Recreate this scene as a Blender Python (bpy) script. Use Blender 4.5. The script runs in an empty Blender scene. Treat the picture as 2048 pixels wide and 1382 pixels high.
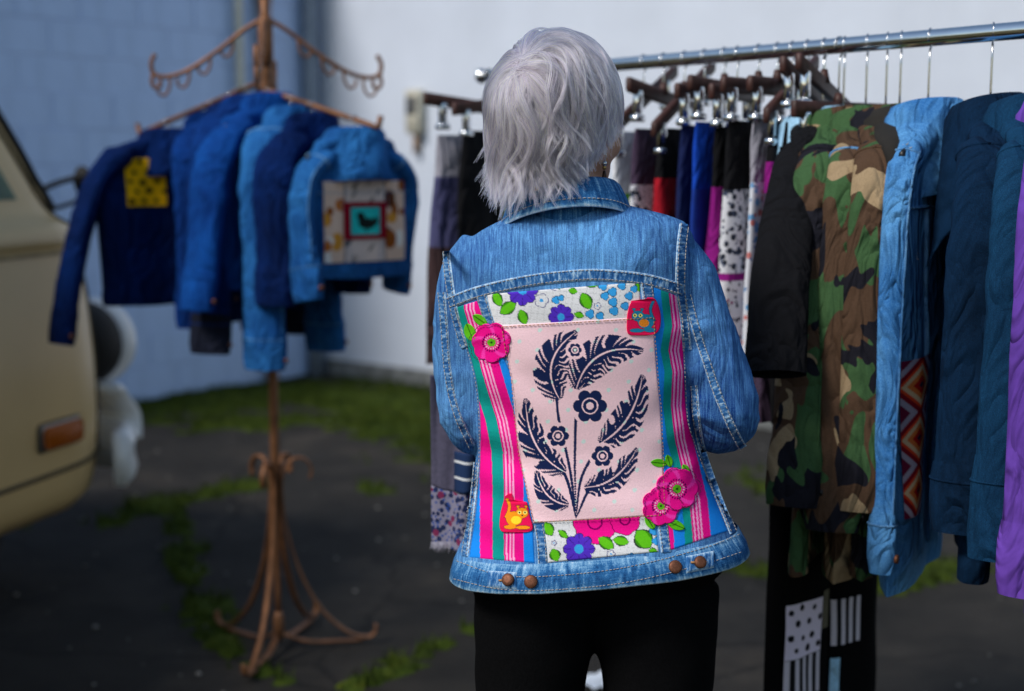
import bpy, math, random
import numpy as np
from mathutils import Vector, Matrix, noise
from mathutils.bvhtree import BVHTree
R = math.radians
rng = np.random.default_rng(7); random.seed(7)
sc = bpy.context.scene
col = sc.collection

# ------------------------------------------------------------------ camera
FPX, CX, CY = 2844.0, 1024.0, 691.0
PITCH = math.atan(378.0 / FPX)
CAMZ = 1.45
cd = bpy.data.cameras.new('camera'); cam = bpy.data.objects.new('camera', cd); col.objects.link(cam)
cd.sensor_width = 36; cd.lens = FPX / 2048 * 36; cd.clip_start = .05; cd.clip_end = 400
cam.location = (0, 0, CAMZ); cam.rotation_euler = (R(90) - PITCH, 0, 0)
cd.dof.use_dof = True; cd.dof.focus_distance = 2.03; cd.dof.aperture_fstop = 2.5
sc.camera = cam
# ------------------------------------------------------------------ world and sun
SUN_EL, SUN_AZ = R(45), (-.78, -.626)      # direction towards the sun on the ground plane
w = bpy.data.worlds.new('World'); sc.world = w; w.use_nodes = True
wn = w.node_tree; bg = wn.nodes['Background']
sky = wn.nodes.new('ShaderNodeTexSky'); sky.sky_type = 'NISHITA'; sky.sun_disc = False
sky.sun_elevation = SUN_EL; sky.sun_rotation = math.atan2(SUN_AZ[0], SUN_AZ[1])
sky.air_density = 1.6; sky.dust_density = 1.0; sky.ozone_density = 2.0
wn.links.new(sky.outputs[0], bg.inputs[0]); bg.inputs[1].default_value = .115
sd = bpy.data.lights.new('sun', 'SUN'); sd.energy = 3.0; sd.angle = R(13); sd.color = (1, .95, .88)
so = bpy.data.objects.new('sun', sd); col.objects.link(so)
tos = Vector((SUN_AZ[0] * math.cos(SUN_EL), SUN_AZ[1] * math.cos(SUN_EL), math.sin(SUN_EL)))
so.rotation_euler = tos.to_track_quat('Z', 'Y').to_euler(); so.location = (-6, -8, 9)
vs = sc.view_settings; vs.view_transform = 'Standard'; vs.look = 'None'; vs.exposure = 0.0; vs.gamma = 1
sc.cycles.use_denoising = True
sc.cycles.max_bounces = 6

# ------------------------------------------------------------------ helpers
FW = np.array([0, math.cos(PITCH), -math.sin(PITCH)]); UP = np.array([0, math.sin(PITCH), math.cos(PITCH)])
CAMP = np.array([0, 0, CAMZ])
def ray(px, py):
    px, py = np.broadcast_arrays(np.asarray(px, float), np.asarray(py, float))
    return FW + ((px - CX) / FPX)[..., None] * np.array([1., 0, 0]) + (-(py - CY) / FPX)[..., None] * UP
def unp(px, py, Y):
    d = ray(px, py); return CAMP + d * (np.asarray(Y) / d[..., 1])[..., None]
def unz(px, py, z=0):
    d = ray(px, py); return CAMP + d * ((z - CAMZ) / d[..., 2])[..., None]
def lerp(a, b, t): return a + (b - a) * t
def interp(tab, x):
    tab = np.asarray(tab, float); return np.interp(x, tab[:, 0], tab[:, 1])
def smooth_path(pts, n):
    p = np.asarray(pts, float); m = len(p)
    if m == 2: return np.array([lerp(p[0], p[1], t) for t in np.linspace(0, 1, n)])
    q = np.vstack([2 * p[0] - p[1], p, 2 * p[-1] - p[-2]]); out = []
    for u in np.linspace(0, m - 1, n):
        i = min(int(u), m - 2); t = u - i; a, b, c, d = q[i], q[i + 1], q[i + 2], q[i + 3]
        out.append(.5 * ((2 * b) + (-a + c) * t + (2 * a - 5 * b + 4 * c - d) * t * t + (-a + 3 * b - 3 * c + d) * t ** 3))
    return np.array(out)

def empty(name, loc, label=None, cat=None, group=None, rz=0, kind=None):
    o = bpy.data.objects.new(name, None); col.objects.link(o); o.location = loc; o.rotation_euler = (0, 0, rz)
    o.empty_display_size = .05
    tag(o, label, cat, group, kind); return o
def tag(o, label=None, cat=None, group=None, kind=None):
    if label: o['label'] = label
    if cat: o['category'] = cat
    if group: o['group'] = group
    if kind: o['kind'] = kind
    return o
def mk(name, V, F, mat, parent=None, smooth=True, cols=None, uv=None, world=False):
    """one mesh object; world=True: V is in world space and the parent chain is moved/rotated"""
    V = np.asarray(V, float).reshape(-1, 3)
    if world and parent is not None:
        M = np.array(wmat(parent).inverted()); V = V @ M[:3, :3].T + M[:3, 3]
    me = bpy.data.meshes.new(name)
    if isinstance(F, np.ndarray): F = F.tolist()
    me.from_pydata(V.tolist(), [], F)
    if smooth: me.polygons.foreach_set('use_smooth', [True] * len(me.polygons))
    if cols is not None:
        a = me.color_attributes.new('Col', 'FLOAT_COLOR', 'POINT')
        c = np.ones((len(V), 4)); c[:, :3] = np.asarray(cols).reshape(-1, 3); a.data.foreach_set('color', c.ravel())
    if uv is not None:
        u = me.uv_layers.new(name='UVMap'); li = np.empty(len(me.loops), int); me.loops.foreach_get('vertex_index', li)
        u.data.foreach_set('uv', np.asarray(uv, float).reshape(-1, 2)[li].ravel())
    if mat is not None: me.materials.append(mat)
    me.update()
    o = bpy.data.objects.new(name, me); col.objects.link(o)
    if parent is not None: o.parent = parent
    return o
def wmat(o):
    M = Matrix.LocRotScale(o.location, o.rotation_euler, o.scale)
    return wmat(o.parent) @ M if o.parent else M
def gridF(nr, nc, closed=False, off=0):
    i, j = np.meshgrid(np.arange(nr - 1), np.arange(nc if closed else nc - 1), indexing='ij')
    j2 = (j + 1) % nc
    return (np.stack([i * nc + j, i * nc + j2, (i + 1) * nc + j2, (i + 1) * nc + j], -1).reshape(-1, 4) + off)
class MB:
    def __init__(s): s.V = []; s.F = []; s.n = 0
    def add(s, V, F):
        V = np.asarray(V, float).reshape(-1, 3); s.V.append(V)
        s.F += [[int(k) + s.n for k in f] for f in F]; s.n += len(V); return s
    def build(s, name, mat, parent=None, **k): return mk(name, np.vstack(s.V), s.F, mat, parent, **k)
def loft(rows, cap=True):
    rows = np.asarray(rows); nr, nc = rows.shape[:2]
    F = gridF(nr, nc, True).tolist()
    if cap: F += [list(range(nc))[::-1], [(nr - 1) * nc + k for k in range(nc)]]
    return rows.reshape(-1, 3), F
def frames(P):
    P = np.asarray(P, float); T = np.gradient(P, axis=0); T /= np.linalg.norm(T, axis=1)[:, None] + 1e-12
    ref = np.array([0, 0, 1.]) if abs(T[0][2]) < .9 else np.array([1., 0, 0])
    N = np.cross(T[0], ref); N /= np.linalg.norm(N); Ns = [N]
    for k in range(1, len(P)):
        N = Ns[-1] - T[k] * np.dot(Ns[-1], T[k]); N /= np.linalg.norm(N) + 1e-12; Ns.append(N)
    Ns = np.array(Ns); return T, Ns, np.cross(T, Ns)
def tube(P, r, n=10, cap=True, flat=1.0):
    P = np.asarray(P, float); T, N, B = frames(P); r = np.broadcast_to(r, len(P))
    a = np.linspace(0, 2 * math.pi, n, endpoint=False)
    rows = P[:, None] + r[:, None, None] * (np.cos(a)[None, :, None] * N[:, None] + flat * np.sin(a)[None, :, None] * B[:, None])
    return loft(rows, cap)
def box(x0, x1, y0, y1, z0, z1, bev=0):
    if bev:
        V = []; x = (x0, x1); y = (y0, y1); z = (z0, z1)
        prof = [(x0 + bev, z0), (x1 - bev, z0), (x1, z0 + bev), (x1, z1 - bev), (x1 - bev, z1), (x0 + bev, z1), (x0, z1 - bev), (x0, z0 + bev)]
        cxm, czm = (x0 + x1) / 2, (z0 + z1) / 2
        rows = []
        for yy, s in ((y0, bev), (y0 + bev, 0), (y1 - bev, 0), (y1, bev)):
            rows.append([(a - np.sign(a - cxm) * s, yy, b - np.sign(b - czm) * s) for a, b in prof])
        return loft(np.array(rows))
    V = [(x, y, z) for x in (x0, x1) for y in (y0, y1) for z in (z0, z1)]
    return np.array(V), [[0, 1, 3, 2], [4, 6, 7, 5], [0, 4, 5, 1], [2, 3, 7, 6], [0, 2, 6, 4], [1, 5, 7, 3]]
def sphere(c, r, nu=12, nv=16):
    r = np.broadcast_to(r, 3); rows = []
    for t in np.linspace(.02, math.pi - .02, nu):
        a = np.linspace(0, 2 * math.pi, nv, endpoint=False)
        rows.append(np.stack([r[0] * math.sin(t) * np.cos(a), r[1] * math.sin(t) * np.sin(a), np.full(nv, r[2] * math.cos(t))], -1) + np.asarray(c))
    return loft(np.array(rows))
def remesh(mb, vox, smooth=6):
    me = bpy.data.meshes.new('tmp'); me.from_pydata(np.vstack(mb.V).tolist(), [], mb.F)
    o = bpy.data.objects.new('tmp', me); col.objects.link(o)
    m = o.modifiers.new('r', 'REMESH'); m.mode = 'VOXEL'; m.voxel_size = vox
    s = o.modifiers.new('s', 'SMOOTH'); s.iterations = smooth; s.factor = .5
    dg = bpy.context.evaluated_depsgraph_get(); dg.update(); e = o.evaluated_get(dg)
    m2 = bpy.data.meshes.new_from_object(e)
    V = np.empty(len(m2.vertices) * 3); m2.vertices.foreach_get('co', V)
    N = np.empty(len(m2.vertices) * 3); m2.vertices.foreach_get('normal', N)
    F = [list(p.vertices) for p in m2.polygons]
    bpy.data.objects.remove(o); bpy.data.meshes.remove(me); bpy.data.meshes.remove(m2)
    return V.reshape(-1, 3), N.reshape(-1, 3), F
def nz(V, s=1, off=0, octv=1):
    """noise per row of V"""
    o = np.empty(len(V))
    for k, p in enumerate(np.asarray(V) * s + off):
        o[k] = noise.noise(p) if octv == 1 else noise.fractal(p, 1, 2, octv)
    return o

# ------------------------------------------------------------------ materials
def newmat(name, rough=.8, spec=.3, metal=0.):
    m = bpy.data.materials.new(name); m.use_nodes = True; nt = m.node_tree; b = nt.nodes['Principled BSDF']
    b.inputs['Roughness'].default_value = rough; b.inputs['Specular IOR Level'].default_value = spec; b.inputs['Metallic'].default_value = metal
    return m, nt, b
def nd(nt, t, **k):
    n = nt.nodes.new('ShaderNode' + t)
    for a, v in k.items():
        if a.startswith('i_'): n.inputs[a[2:].replace('_', ' ')].default_value = v
        else: setattr(n, a, v)
    return n
def ramp(nt, fac, stops, interp='LINEAR'):
    r = nt.nodes.new('ShaderNodeValToRGB'); r.color_ramp.interpolation = interp
    e = r.color_ramp.elements
    while len(e) > 1: e.remove(e[0])
    e[0].position = stops[0][0]; e[0].color = (*stops[0][1], 1)
    for p, c in stops[1:]:
        x = e.new(p); x.color = (*c, 1)
    nt.links.new(fac, r.inputs[0]); return r.outputs[0]
def mapped(nt, scale, coord='Object'):
    tc = nt.nodes.new('ShaderNodeTexCoord'); mp = nt.nodes.new('ShaderNodeMapping'); mp.inputs['Scale'].default_value = scale
    nt.links.new(tc.outputs[coord], mp.inputs[0]); return mp.outputs[0]
def noi(nt, vec, scale=1., detail=3., rough=.5):
    n = nt.nodes.new('ShaderNodeTexNoise'); n.inputs['Scale'].default_value = scale; n.inputs['Detail'].default_value = detail
    n.inputs['Roughness'].default_value = rough; nt.links.new(vec, n.inputs['Vector']); return n.outputs['Fac']
def mathn(nt, op, a, b=None):
    n = nt.nodes.new('ShaderNodeMath'); n.operation = op
    for k, x in enumerate((a, b)):
        if x is None: continue
        if isinstance(x, (int, float)): n.inputs[k].default_value = x
        else: nt.links.new(x, n.inputs[k])
    return n.outputs[0]
def mixc(nt, fac, a, b, mode='MIX'):
    n = nt.nodes.new('ShaderNodeMix'); n.data_type = 'RGBA'; n.blend_type = mode
    for k, x in ((0, fac), (6, a), (7, b)):
        if isinstance(x, (int, float)): n.inputs[k].default_value = x
        elif isinstance(x, tuple): n.inputs[k].default_value = (*x, 1)
        else: nt.links.new(x, n.inputs[k])
    return n.outputs[2]
def bump(nt, b, h, strength=.3, dist=.001):
    n = nt.nodes.new('ShaderNodeBump'); n.inputs['Strength'].default_value = strength; n.inputs['Distance'].default_value = dist
    nt.links.new(h, n.inputs['Height'])
    if b.inputs['Normal'].is_linked: nt.links.new(b.inputs['Normal'].links[0].from_socket, n.inputs['Normal'])
    nt.links.new(n.outputs[0], b.inputs['Normal'])
def wrinkle(nt, b, strength=.6, dist=.016, scale=13.):
    """soft sharp-edged creases of limp cloth"""
    v = mapped(nt, (1, 1, .55)); n = nd(nt, 'TexNoise'); n.inputs['Scale'].default_value = scale; n.inputs['Detail'].default_value = 2.5; n.inputs['Distortion'].default_value = 1.1
    nt.links.new(v, n.inputs['Vector']); bump(nt, b, mathn(nt, 'ABSOLUTE', mathn(nt, 'SUBTRACT', n.outputs['Fac'], .5)), strength, dist * 4)
def plain(name, c, rough=.8, spec=.3, metal=0., var=.25, scale=30., bmp=.0, wr_=0.):
    m, nt, b = newmat(name, rough, spec, metal); v = mapped(nt, (1, 1, 1)); f = noi(nt, v, scale, 4)
    nt.links.new(ramp(nt, f, [(.25, tuple(x * (1 - var) for x in c)), (.75, tuple(min(1, x * (1 + var)) for x in c))]), b.inputs[0])
    if bmp: bump(nt, b, f, bmp, .004)
    if wr_: wrinkle(nt, b, wr_)
    return m
def denim(name, dark, light, wear=.5, streak=1.0, tw=900., wr_=.75):
    m, nt, b = newmat(name, .9, .08)
    v1 = mapped(nt, (420, 30, 22)); s1 = noi(nt, v1, 1, 3, .65)
    v2 = mapped(nt, (tw, tw, tw)); s2 = noi(nt, v2, 1, 2, .6)
    v3 = mapped(nt, (5, 5, 4)); s3 = noi(nt, v3, 1, 2, .5)
    f = mathn(nt, 'ADD', mathn(nt, 'MULTIPLY', s1, .52 * streak), mathn(nt, 'MULTIPLY', s2, 1 - .52 * streak))
    f = mathn(nt, 'ADD', f, mathn(nt, 'MULTIPLY', mathn(nt, 'SUBTRACT', s3, .5), wear))
    c = ramp(nt, f, [(.30, dark), (.50, tuple(lerp(a, q, .36) for a, q in zip(dark, light))), (.70, light)])
    nt.links.new(c, b.inputs[0]); bump(nt, b, mathn(nt, 'ADD', s2, s1), .35, .0012); wrinkle(nt, b, wr_, scale=9. + (len(name) * 7) % 9)
    return m
def vcol(name, rough=.95, weave=True, sheen=.0, bs=.4):
    m, nt, b = newmat(name, rough, .04)
    a = nd(nt, 'Attribute', attribute_name='Col')
    v = mapped(nt, (520, 520, 520)); s = noi(nt, v, 1, 2)
    v2 = mapped(nt, (14, 14, 14)); s2 = noi(nt, v2, 1, 3)
    k = mathn(nt, 'ADD', mathn(nt, 'MULTIPLY', s, .30), mathn(nt, 'MULTIPLY', s2, .18))
    k = mathn(nt, 'ADD', k, .76)
    n = nt.nodes.new('ShaderNodeVectorMath'); n.operation = 'SCALE'; nt.links.new(a.outputs['Color'], n.inputs[0]); nt.links.new(k, n.inputs['Scale'])
    nt.links.new(n.outputs[0], b.inputs[0]); b.inputs['Sheen Weight'].default_value = sheen
    bump(nt, b, s, bs, .001); return m
def srgb(r, g, b_):
    return tuple(((c / 255 + .055) / 1.055) ** 2.4 if c > 10 else c / 255 / 12.92 for c in (r, g, b_))
def camo(name, off):
    m, nt, b = newmat(name, .9, .1)
    tc = nt.nodes.new('ShaderNodeTexCoord')
    def lay(sc_, o):
        mp = nt.nodes.new('ShaderNodeMapping'); mp.inputs['Scale'].default_value = (sc_ * 1.1, sc_ * 1.1, sc_ * .72); mp.inputs['Location'].default_value = (o, o * 2.3 + off, o * .7 + off)
        mp.inputs['Rotation'].default_value = (0, .5, 0)
        nt.links.new(tc.outputs['Object'], mp.inputs[0])
        n = nd(nt, 'TexNoise'); n.inputs['Scale'].default_value = 1; n.inputs['Detail'].default_value = 2.2; n.inputs['Distortion'].default_value = .9
        nt.links.new(mp.outputs[0], n.inputs['Vector']); return n.outputs['Fac']
    def step(f, t): return mathn(nt, 'GREATER_THAN', f, t)
    c = mixc(nt, step(lay(9, 3.1), .50), srgb(82, 62, 48), srgb(62, 92, 58))
    c = mixc(nt, step(lay(8, 11.7), .585), c, srgb(158, 136, 106))
    c = mixc(nt, step(lay(10, 23.3), .575), c, srgb(30, 30, 38))
    f = noi(nt, mapped(nt, (400, 400, 400)), 1, 2)
    c = mixc(nt, .35, c, ramp(nt, f, [(.3, (.35, .35, .35)), (.7, (1, 1, 1))]), 'MULTIPLY')
    nt.links.new(c, b.inputs[0]); bump(nt, b, f, .25, .001); wrinkle(nt, b, .8); return m
M = {}
M['denim_main'] = denim('worn mid blue denim', srgb(4, 44, 116), srgb(114, 180, 238), .5, wr_=.32)
M['denim_seam'] = None
M['black'] = plain('black jersey', (.0035, .0035, .004), .95, .04, var=.3, scale=300, bmp=.1)
M['chrome'] = plain('chrome', (.75, .76, .78), .12, .5, 1., var=.05)
M['steel'] = plain('hanger steel', (.55, .56, .58), .22, .5, 1., var=.1)
M['copper'] = plain('copper button', (.17, .065, .035), .55, .4, .6, var=.35, scale=400)
M['brass'] = plain('brass', (.50, .33, .12), .35, .5, .9)
M['thread'] = plain('pale thread', (.44, .40, .37), .8, .2, var=.2, scale=600)
M['thread_o'] = plain('tan thread', (.42, .22, .09), .8, .2, var=.2, scale=600)
M['plastic_black'] = plain('black hanger plastic', (.008, .008, .009), .4, .4)
M['plastic_grey'] = plain('grey hanger plastic', (.10, .11, .14), .45, .4)
M['wood'] = plain('dark stained wood', (.055, .022, .018), .5, .35, var=.5, scale=60)
M['vc'] = vcol('printed cotton')
M['skin'] = plain('skin', (.52, .27, .18), .5, .35, var=.12, scale=60)

# ------------------------------------------------------------------ ground
def ground_mat():
    m, nt, b = newmat('old asphalt', .85, .25)
    v = mapped(nt, (1, 1, 1)); f = noi(nt, v, 1.4, 6, .6); g = noi(nt, v, 260, 3, .7); h = noi(nt, v, 45, 4, .6)
    c = ramp(nt, f, [(.3, (.011, .0100, .0092)), (.52, (.022, .0205, .019)), (.7, (.046, .040, .034))])
    c = mixc(nt, .55, c, ramp(nt, g, [(.35, (.35, .35, .36)), (.62, (1, 1, 1)), (.72, (2.2, 2.1, 2.0))]), 'MULTIPLY')
    vo = nd(nt, 'TexVoronoi', feature='DISTANCE_TO_EDGE'); vo.inputs['Scale'].default_value = .9; ws = nd(nt, 'TexNoise'); ws.inputs['Scale'].default_value = 3; ws.inputs['Detail'].default_value = 5
    nt.links.new(v, ws.inputs['Vector']); nt.links.new(mixc(nt, .22, v, ws.outputs['Color'], 'ADD'), vo.inputs['Vector'])
    crack = ramp(nt, vo.outputs['Distance'], [(0, (.25, .25, .25)), (.012, (1, 1, 1))])
    st = ramp(nt, noi(nt, v, 5, 5, .7), [(.35, (.62, .60, .58)), (.62, (1.25, 1.18, 1.08))])
    c = mixc(nt, 1., mixc(nt, 1., c, crack, 'MULTIPLY'), st, 'MULTIPLY')
    nt.links.new(c, b.inputs[0]); bump(nt, b, mathn(nt, 'ADD', g, h), .6, .008); return m
gn = 90
gx = np.linspace(-1, 1, gn); gx = np.sign(gx) * np.abs(gx) ** 2.2 * 60
GX, GY = np.meshgrid(gx, gx + 5); GV = np.stack([GX, GY, np.zeros_like(GX)], -1).reshape(-1, 3)
near = np.hypot(GV[:, 0], GV[:, 1] - 5) < 9
GV[near, 2] = 0
g = mk('ground', GV, gridF(gn, gn), ground_mat()); tag(g, kind='structure')

# moss: low mounds with an irregular outline plus short blades
def gp(px, py): return unz(px, py, 0)[:2]
moss_src = []
def moss_line(pts, n, s, a):
    for p in smooth_path(pts, n): moss_src.append((*gp(*p), s * random.uniform(.6, 1.3), a * random.uniform(.6, 1.2)))
moss_line([(310, 830), (420, 805), (520, 790), (620, 785), (760, 800), (880, 835), (990, 880)], 34, .34, 1.0)
moss_line([(450, 850), (600, 840), (760, 850), (880, 880)], 16, .22, .75)
moss_line([(850, 900), (1000, 930), (1150, 960), (1480, 960), (1600, 1000)], 18, .25, .7)
moss_line([(230, 1045), (330, 1010), (420, 985), (470, 975)], 12, .10, .9)
moss_line([(350, 1010), (365, 1080), (375, 1150), (395, 1200), (425, 1260)], 16, .06, .85)
moss_line([(700, 1375), (780, 1340), (850, 1305), (950, 1262), (1040, 1240)], 18, .045, .9)
moss_line([(420, 1270), (500, 1330), (570, 1365)], 8, .05, .7)
moss_line([(740, 975), (765, 982)], 3, .07, .8)
moss_line([(1450, 1130), (1560, 1150), (1700, 1180), (1900, 1140)], 14, .10, .8)
moss_src = np.array(moss_src)
def moss_f(P):
    f = np.zeros(len(P))
    for x, y, s, a in moss_src:
        f = np.maximum(f, a * np.exp(-((P[:, 0] - x) ** 2 + (P[:, 1] - y) ** 2) / (2 * s * s)))
    return f
nx_, ny_ = 230, 300
MX, MY = np.meshgrid(np.linspace(-2.4, 2.6, nx_), np.linspace(3.6, 9.4, ny_))
MV = np.stack([MX, MY, np.zeros_like(MX)], -1).reshape(-1, 3)
mf = moss_f(MV) + .42 * nz(MV, 5.) + .42 * nz(MV, 19.) - .52
MV[:, 2] = np.where(mf > 0, np.minimum(.020, mf * .04) + .003, -.01)
F = gridF(ny_, nx_); keep = (mf[F] > -.02).any(1)
mm, nt, b = newmat('moss', .95, .1)
v = mapped(nt, (1, 1, 1)); f1 = noi(nt, v, 14, 5, .65); f2 = noi(nt, v, 150, 3, .6)
c = ramp(nt, f1, [(.32, (.024, .034, .007)), (.5, (.052, .084, .010)), (.7, (.100, .125, .016))])
nt.links.new(mixc(nt, .6, c, ramp(nt, f2, [(.3, (.4, .4, .4)), (.7, (1.3, 1.3, 1.3))]), 'MULTIPLY'), b.inputs[0]); bump(nt, b, f2, .8, .02)
tag(mk('moss', MV, F[keep].tolist(), mm), 'green moss spreading in patches and cracks over the asphalt', 'moss', kind='stuff')
cand = np.stack([rng.uniform(-2.4, 2.6, 90000), rng.uniform(3.6, 9.4, 90000), np.zeros(90000)], -1)
cf = moss_f(cand) + .42 * nz(cand, 5.) + .42 * nz(cand, 19.) - .52
cand = cand[cf > .03]; nb = len(cand)
ang = rng.uniform(0, 2 * math.pi, nb); hh = rng.uniform(.012, .04, nb); ww = rng.uniform(.003, .007, nb)
A = cand + np.stack([np.cos(ang) * ww, np.sin(ang) * ww, np.full(nb, .004)], -1); B = cand - np.stack([np.cos(ang) * ww, np.sin(ang) * ww, np.full(nb, -.004)], -1)
T = cand + np.stack([rng.normal(0, .012, nb), rng.normal(0, .012, nb), hh + .015], -1)
V = np.stack([A, B, T], 1).reshape(-1, 3); F = np.arange(nb * 3).reshape(-1, 3)
tag(mk('grass_blades', V, F, mm, smooth=False), 'short blades of grass standing in the mossy patches', 'grass', kind='stuff')
# gravel and pale litter on the asphalt
mb = MB()
for k in range(260):
    x, y = random.uniform(-2.2, 2.4), random.uniform(3.6, 8.8); s = random.uniform(.003, .010)
    mb.add(*sphere((x, y, s * .4), (s, s * random.uniform(.6, 1), s * .6), 4, 6))
tag(mb.build('gravel', plain('grey gravel', (.20, .19, .18), .9, var=.6, scale=3)), 'loose grey gravel scattered over the asphalt', 'gravel', kind='stuff')
# crumpled paper by the feet
pc = unz(1205, 1376); V = []
for i in range(9):
    for j in range(7):
        x, y = (i / 8 - .5) * .15, (j / 6 - .5) * .09
        V.append((x, y, .008 + .022 * abs(noise.noise(Vector((x * 30, y * 30, 4)))) + .05 * max(0, x)))
p = empty('paper_scrap', (pc[0] + .01, pc[1] + .04, 0), 'crumpled pale paper scrap lying on the asphalt behind the black trousers', 'paper', rz=.6)
mk('sheet', V, gridF(9, 7), plain('pale paper', (.6, .66, .74), .7), p)

# ------------------------------------------------------------------ walls
CORN = np.array([*gp(645, 745)]); LD = np.array([-.63, -.777]); RD = np.array([.80, -.60])
def wall_mat(name, c, stain):
    m, nt, b = newmat(name, .85, .2)
    v = mapped(nt, (1, 1, 1)); f = noi(nt, v, 1.3, 5, .6); g_ = noi(nt, mapped(nt, (9, 9, 1.2)), 1, 4, .6); h = noi(nt, v, 120, 3)
    k = ramp(nt, f, [(.3, tuple(x * .86 for x in c)), (.7, c)])
    k = mixc(nt, stain, k, ramp(nt, g_, [(.35, (.55, .56, .58)), (.55, (1, 1, 1))]), 'MULTIPLY')
    nt.links.new(k, b.inputs[0]); bump(nt, b, h, .25, .004); return m
WH = 3.4
paintL = wall_mat('shade tinted block paint', (.47, .62, .90), .22); paintR = wall_mat('off white wall paint', (.64, .69, .79), .04)  # blue tint of the left wall's shade is put into its paint colour
angL = math.atan2(LD[1], LD[0]); angR = math.atan2(RD[1], RD[0])
wl = empty('block_wall', (*CORN, 0), 'painted block wall in bluish shade behind the cream van and the coat stand', 'wall', rz=angL)
LL = 8.0
mk('mortar', *box(-.02, LL, -.20, -.006, -.1, WH - .004), plain('mortar', (.47, .57, .76), .9), wl, smooth=False)  # mortar colour carries the same blue shade tint
bw, bh = .4, .2
def block_mesh(w_):
    V, F = box(.0025, w_ - .0025, -.05, 0, .0025, bh - .0025, .003)
    me = bpy.data.meshes.new('block'); me.from_pydata(V.tolist(), [], [list(map(int, f)) for f in F]); me.materials.append(paintL); return me
full = block_mesh(bw); half = block_mesh(bw / 2)
# local +y is the side that faces the yard: LD rotated +90 degrees points right
for r in range(int(WH / bh)):
    x = 0.; first = True
    while x < LL - .01:
        hf = (first and r % 2) or (LL - x < bw - .01); first = False
        px_ = x + .2; wpt = CORN + LD * px_
        if px_ < 6.2:
            o = bpy.data.objects.new('block', half if hf else full); col.objects.link(o); o.parent = wl
            o.location = (x, random.uniform(-.003, .003), r * bh); o.rotation_euler = (random.uniform(-.004, .004), 0, 0)
        x += bw / 2 if hf else bw
wr = empty('plaster_wall', (*CORN, 0), 'pale plastered wall rising behind the clothes rail', 'wall', rz=angR)
mk('plaster', *box(-.03, 9, 0.0, .22, -.1, WH), paintR, wr, smooth=False)
mk('base_course', *box(.03, 9, -.012, 0.02, -.05, .10), plain('dirty footing', (.16, .17, .17), .9, var=.5, scale=12), wr, smooth=False)
# pipes on the block wall
def on_left(px, off):
    d = ray(px, 400); d = d[:2] / d[1]; n = np.array([-LD[1], LD[0]])
    t = (np.dot(CORN, n) + off) / np.dot(d, n); return d * t
q = on_left(537, .06); po = empty('drain_pipe', (*q, 0), 'brown painted drain pipe running up the block wall behind the coat stand', 'pipe')
brown = plain('brown pipe paint', (.26, .13, .05), .55, var=.3, scale=8)
mk('pipe', *tube([(0, 0, z) for z in np.linspace(0, 3.3, 6)], .038, 14), brown, po)
for z in (1.2, 2.4): mk('bracket', *tube([(0, 0, z), (0, 0, z + .04)], .048, 14), brown, po)
q = on_left(486, .05); po = empty('conduit', (*q, 0), 'pale yellow conduit fixed on the block wall beside the brown pipe', 'pipe')
mk('tube', *tube([(0, 0, z) for z in np.linspace(1.4, 3.3, 5)], .026, 12), plain('cream conduit', (.50, .50, .42), .5), po)
mk('junction_box', *box(-.05, .05, -.03, .03, 1.30, 1.42, .008), plain('cream conduit box', (.50, .50, .42), .5), po)
q = CORN + LD * .12 + np.array([-LD[1], LD[0]]) * .06; po = empty('downpipe', (*q, 0), 'grey downpipe standing in the corner where both walls meet', 'pipe')
greyp = plain('grey pipe paint', (.20, .25, .32), .6)
mk('pipe', *tube([(0, 0, z) for z in np.linspace(0, 3.3, 6)], .05, 14), greyp, po)
for z in (.9, 2.1): mk('bracket', *tube([(0, 0, z), (0, 0, z + .05)], .06, 14), greyp, po)
# small box on the plaster wall
n = np.array([RD[1], -RD[0]]); n = n if np.dot(n, CORN) < 0 else -n
d = ray(832, 235); d = d / d[1]; t = (np.dot(CORN, n) + .03) / np.dot(d[:2], n); wp = CAMP + d * t
eb = empty('meter_box', wp, 'small weathered meter box fixed to the plastered wall', 'box', rz=angR)
mk('case', *box(-.055, .055, -.045, .03, -.10, .17, .008), plain('meter case', (.50, .47, .38), .6, var=.4, scale=15), eb)
mk('cover', *box(-.04, .04, -.055, -.046, .02, .13, .004), plain('meter glass', (.10, .10, .10), .3), eb)
mk('conduit', *tube([(0, 0, -.10), (0, 0, -.22)], .022, 10), plain('rusty stub', (.30, .20, .13), .7), eb)

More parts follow.
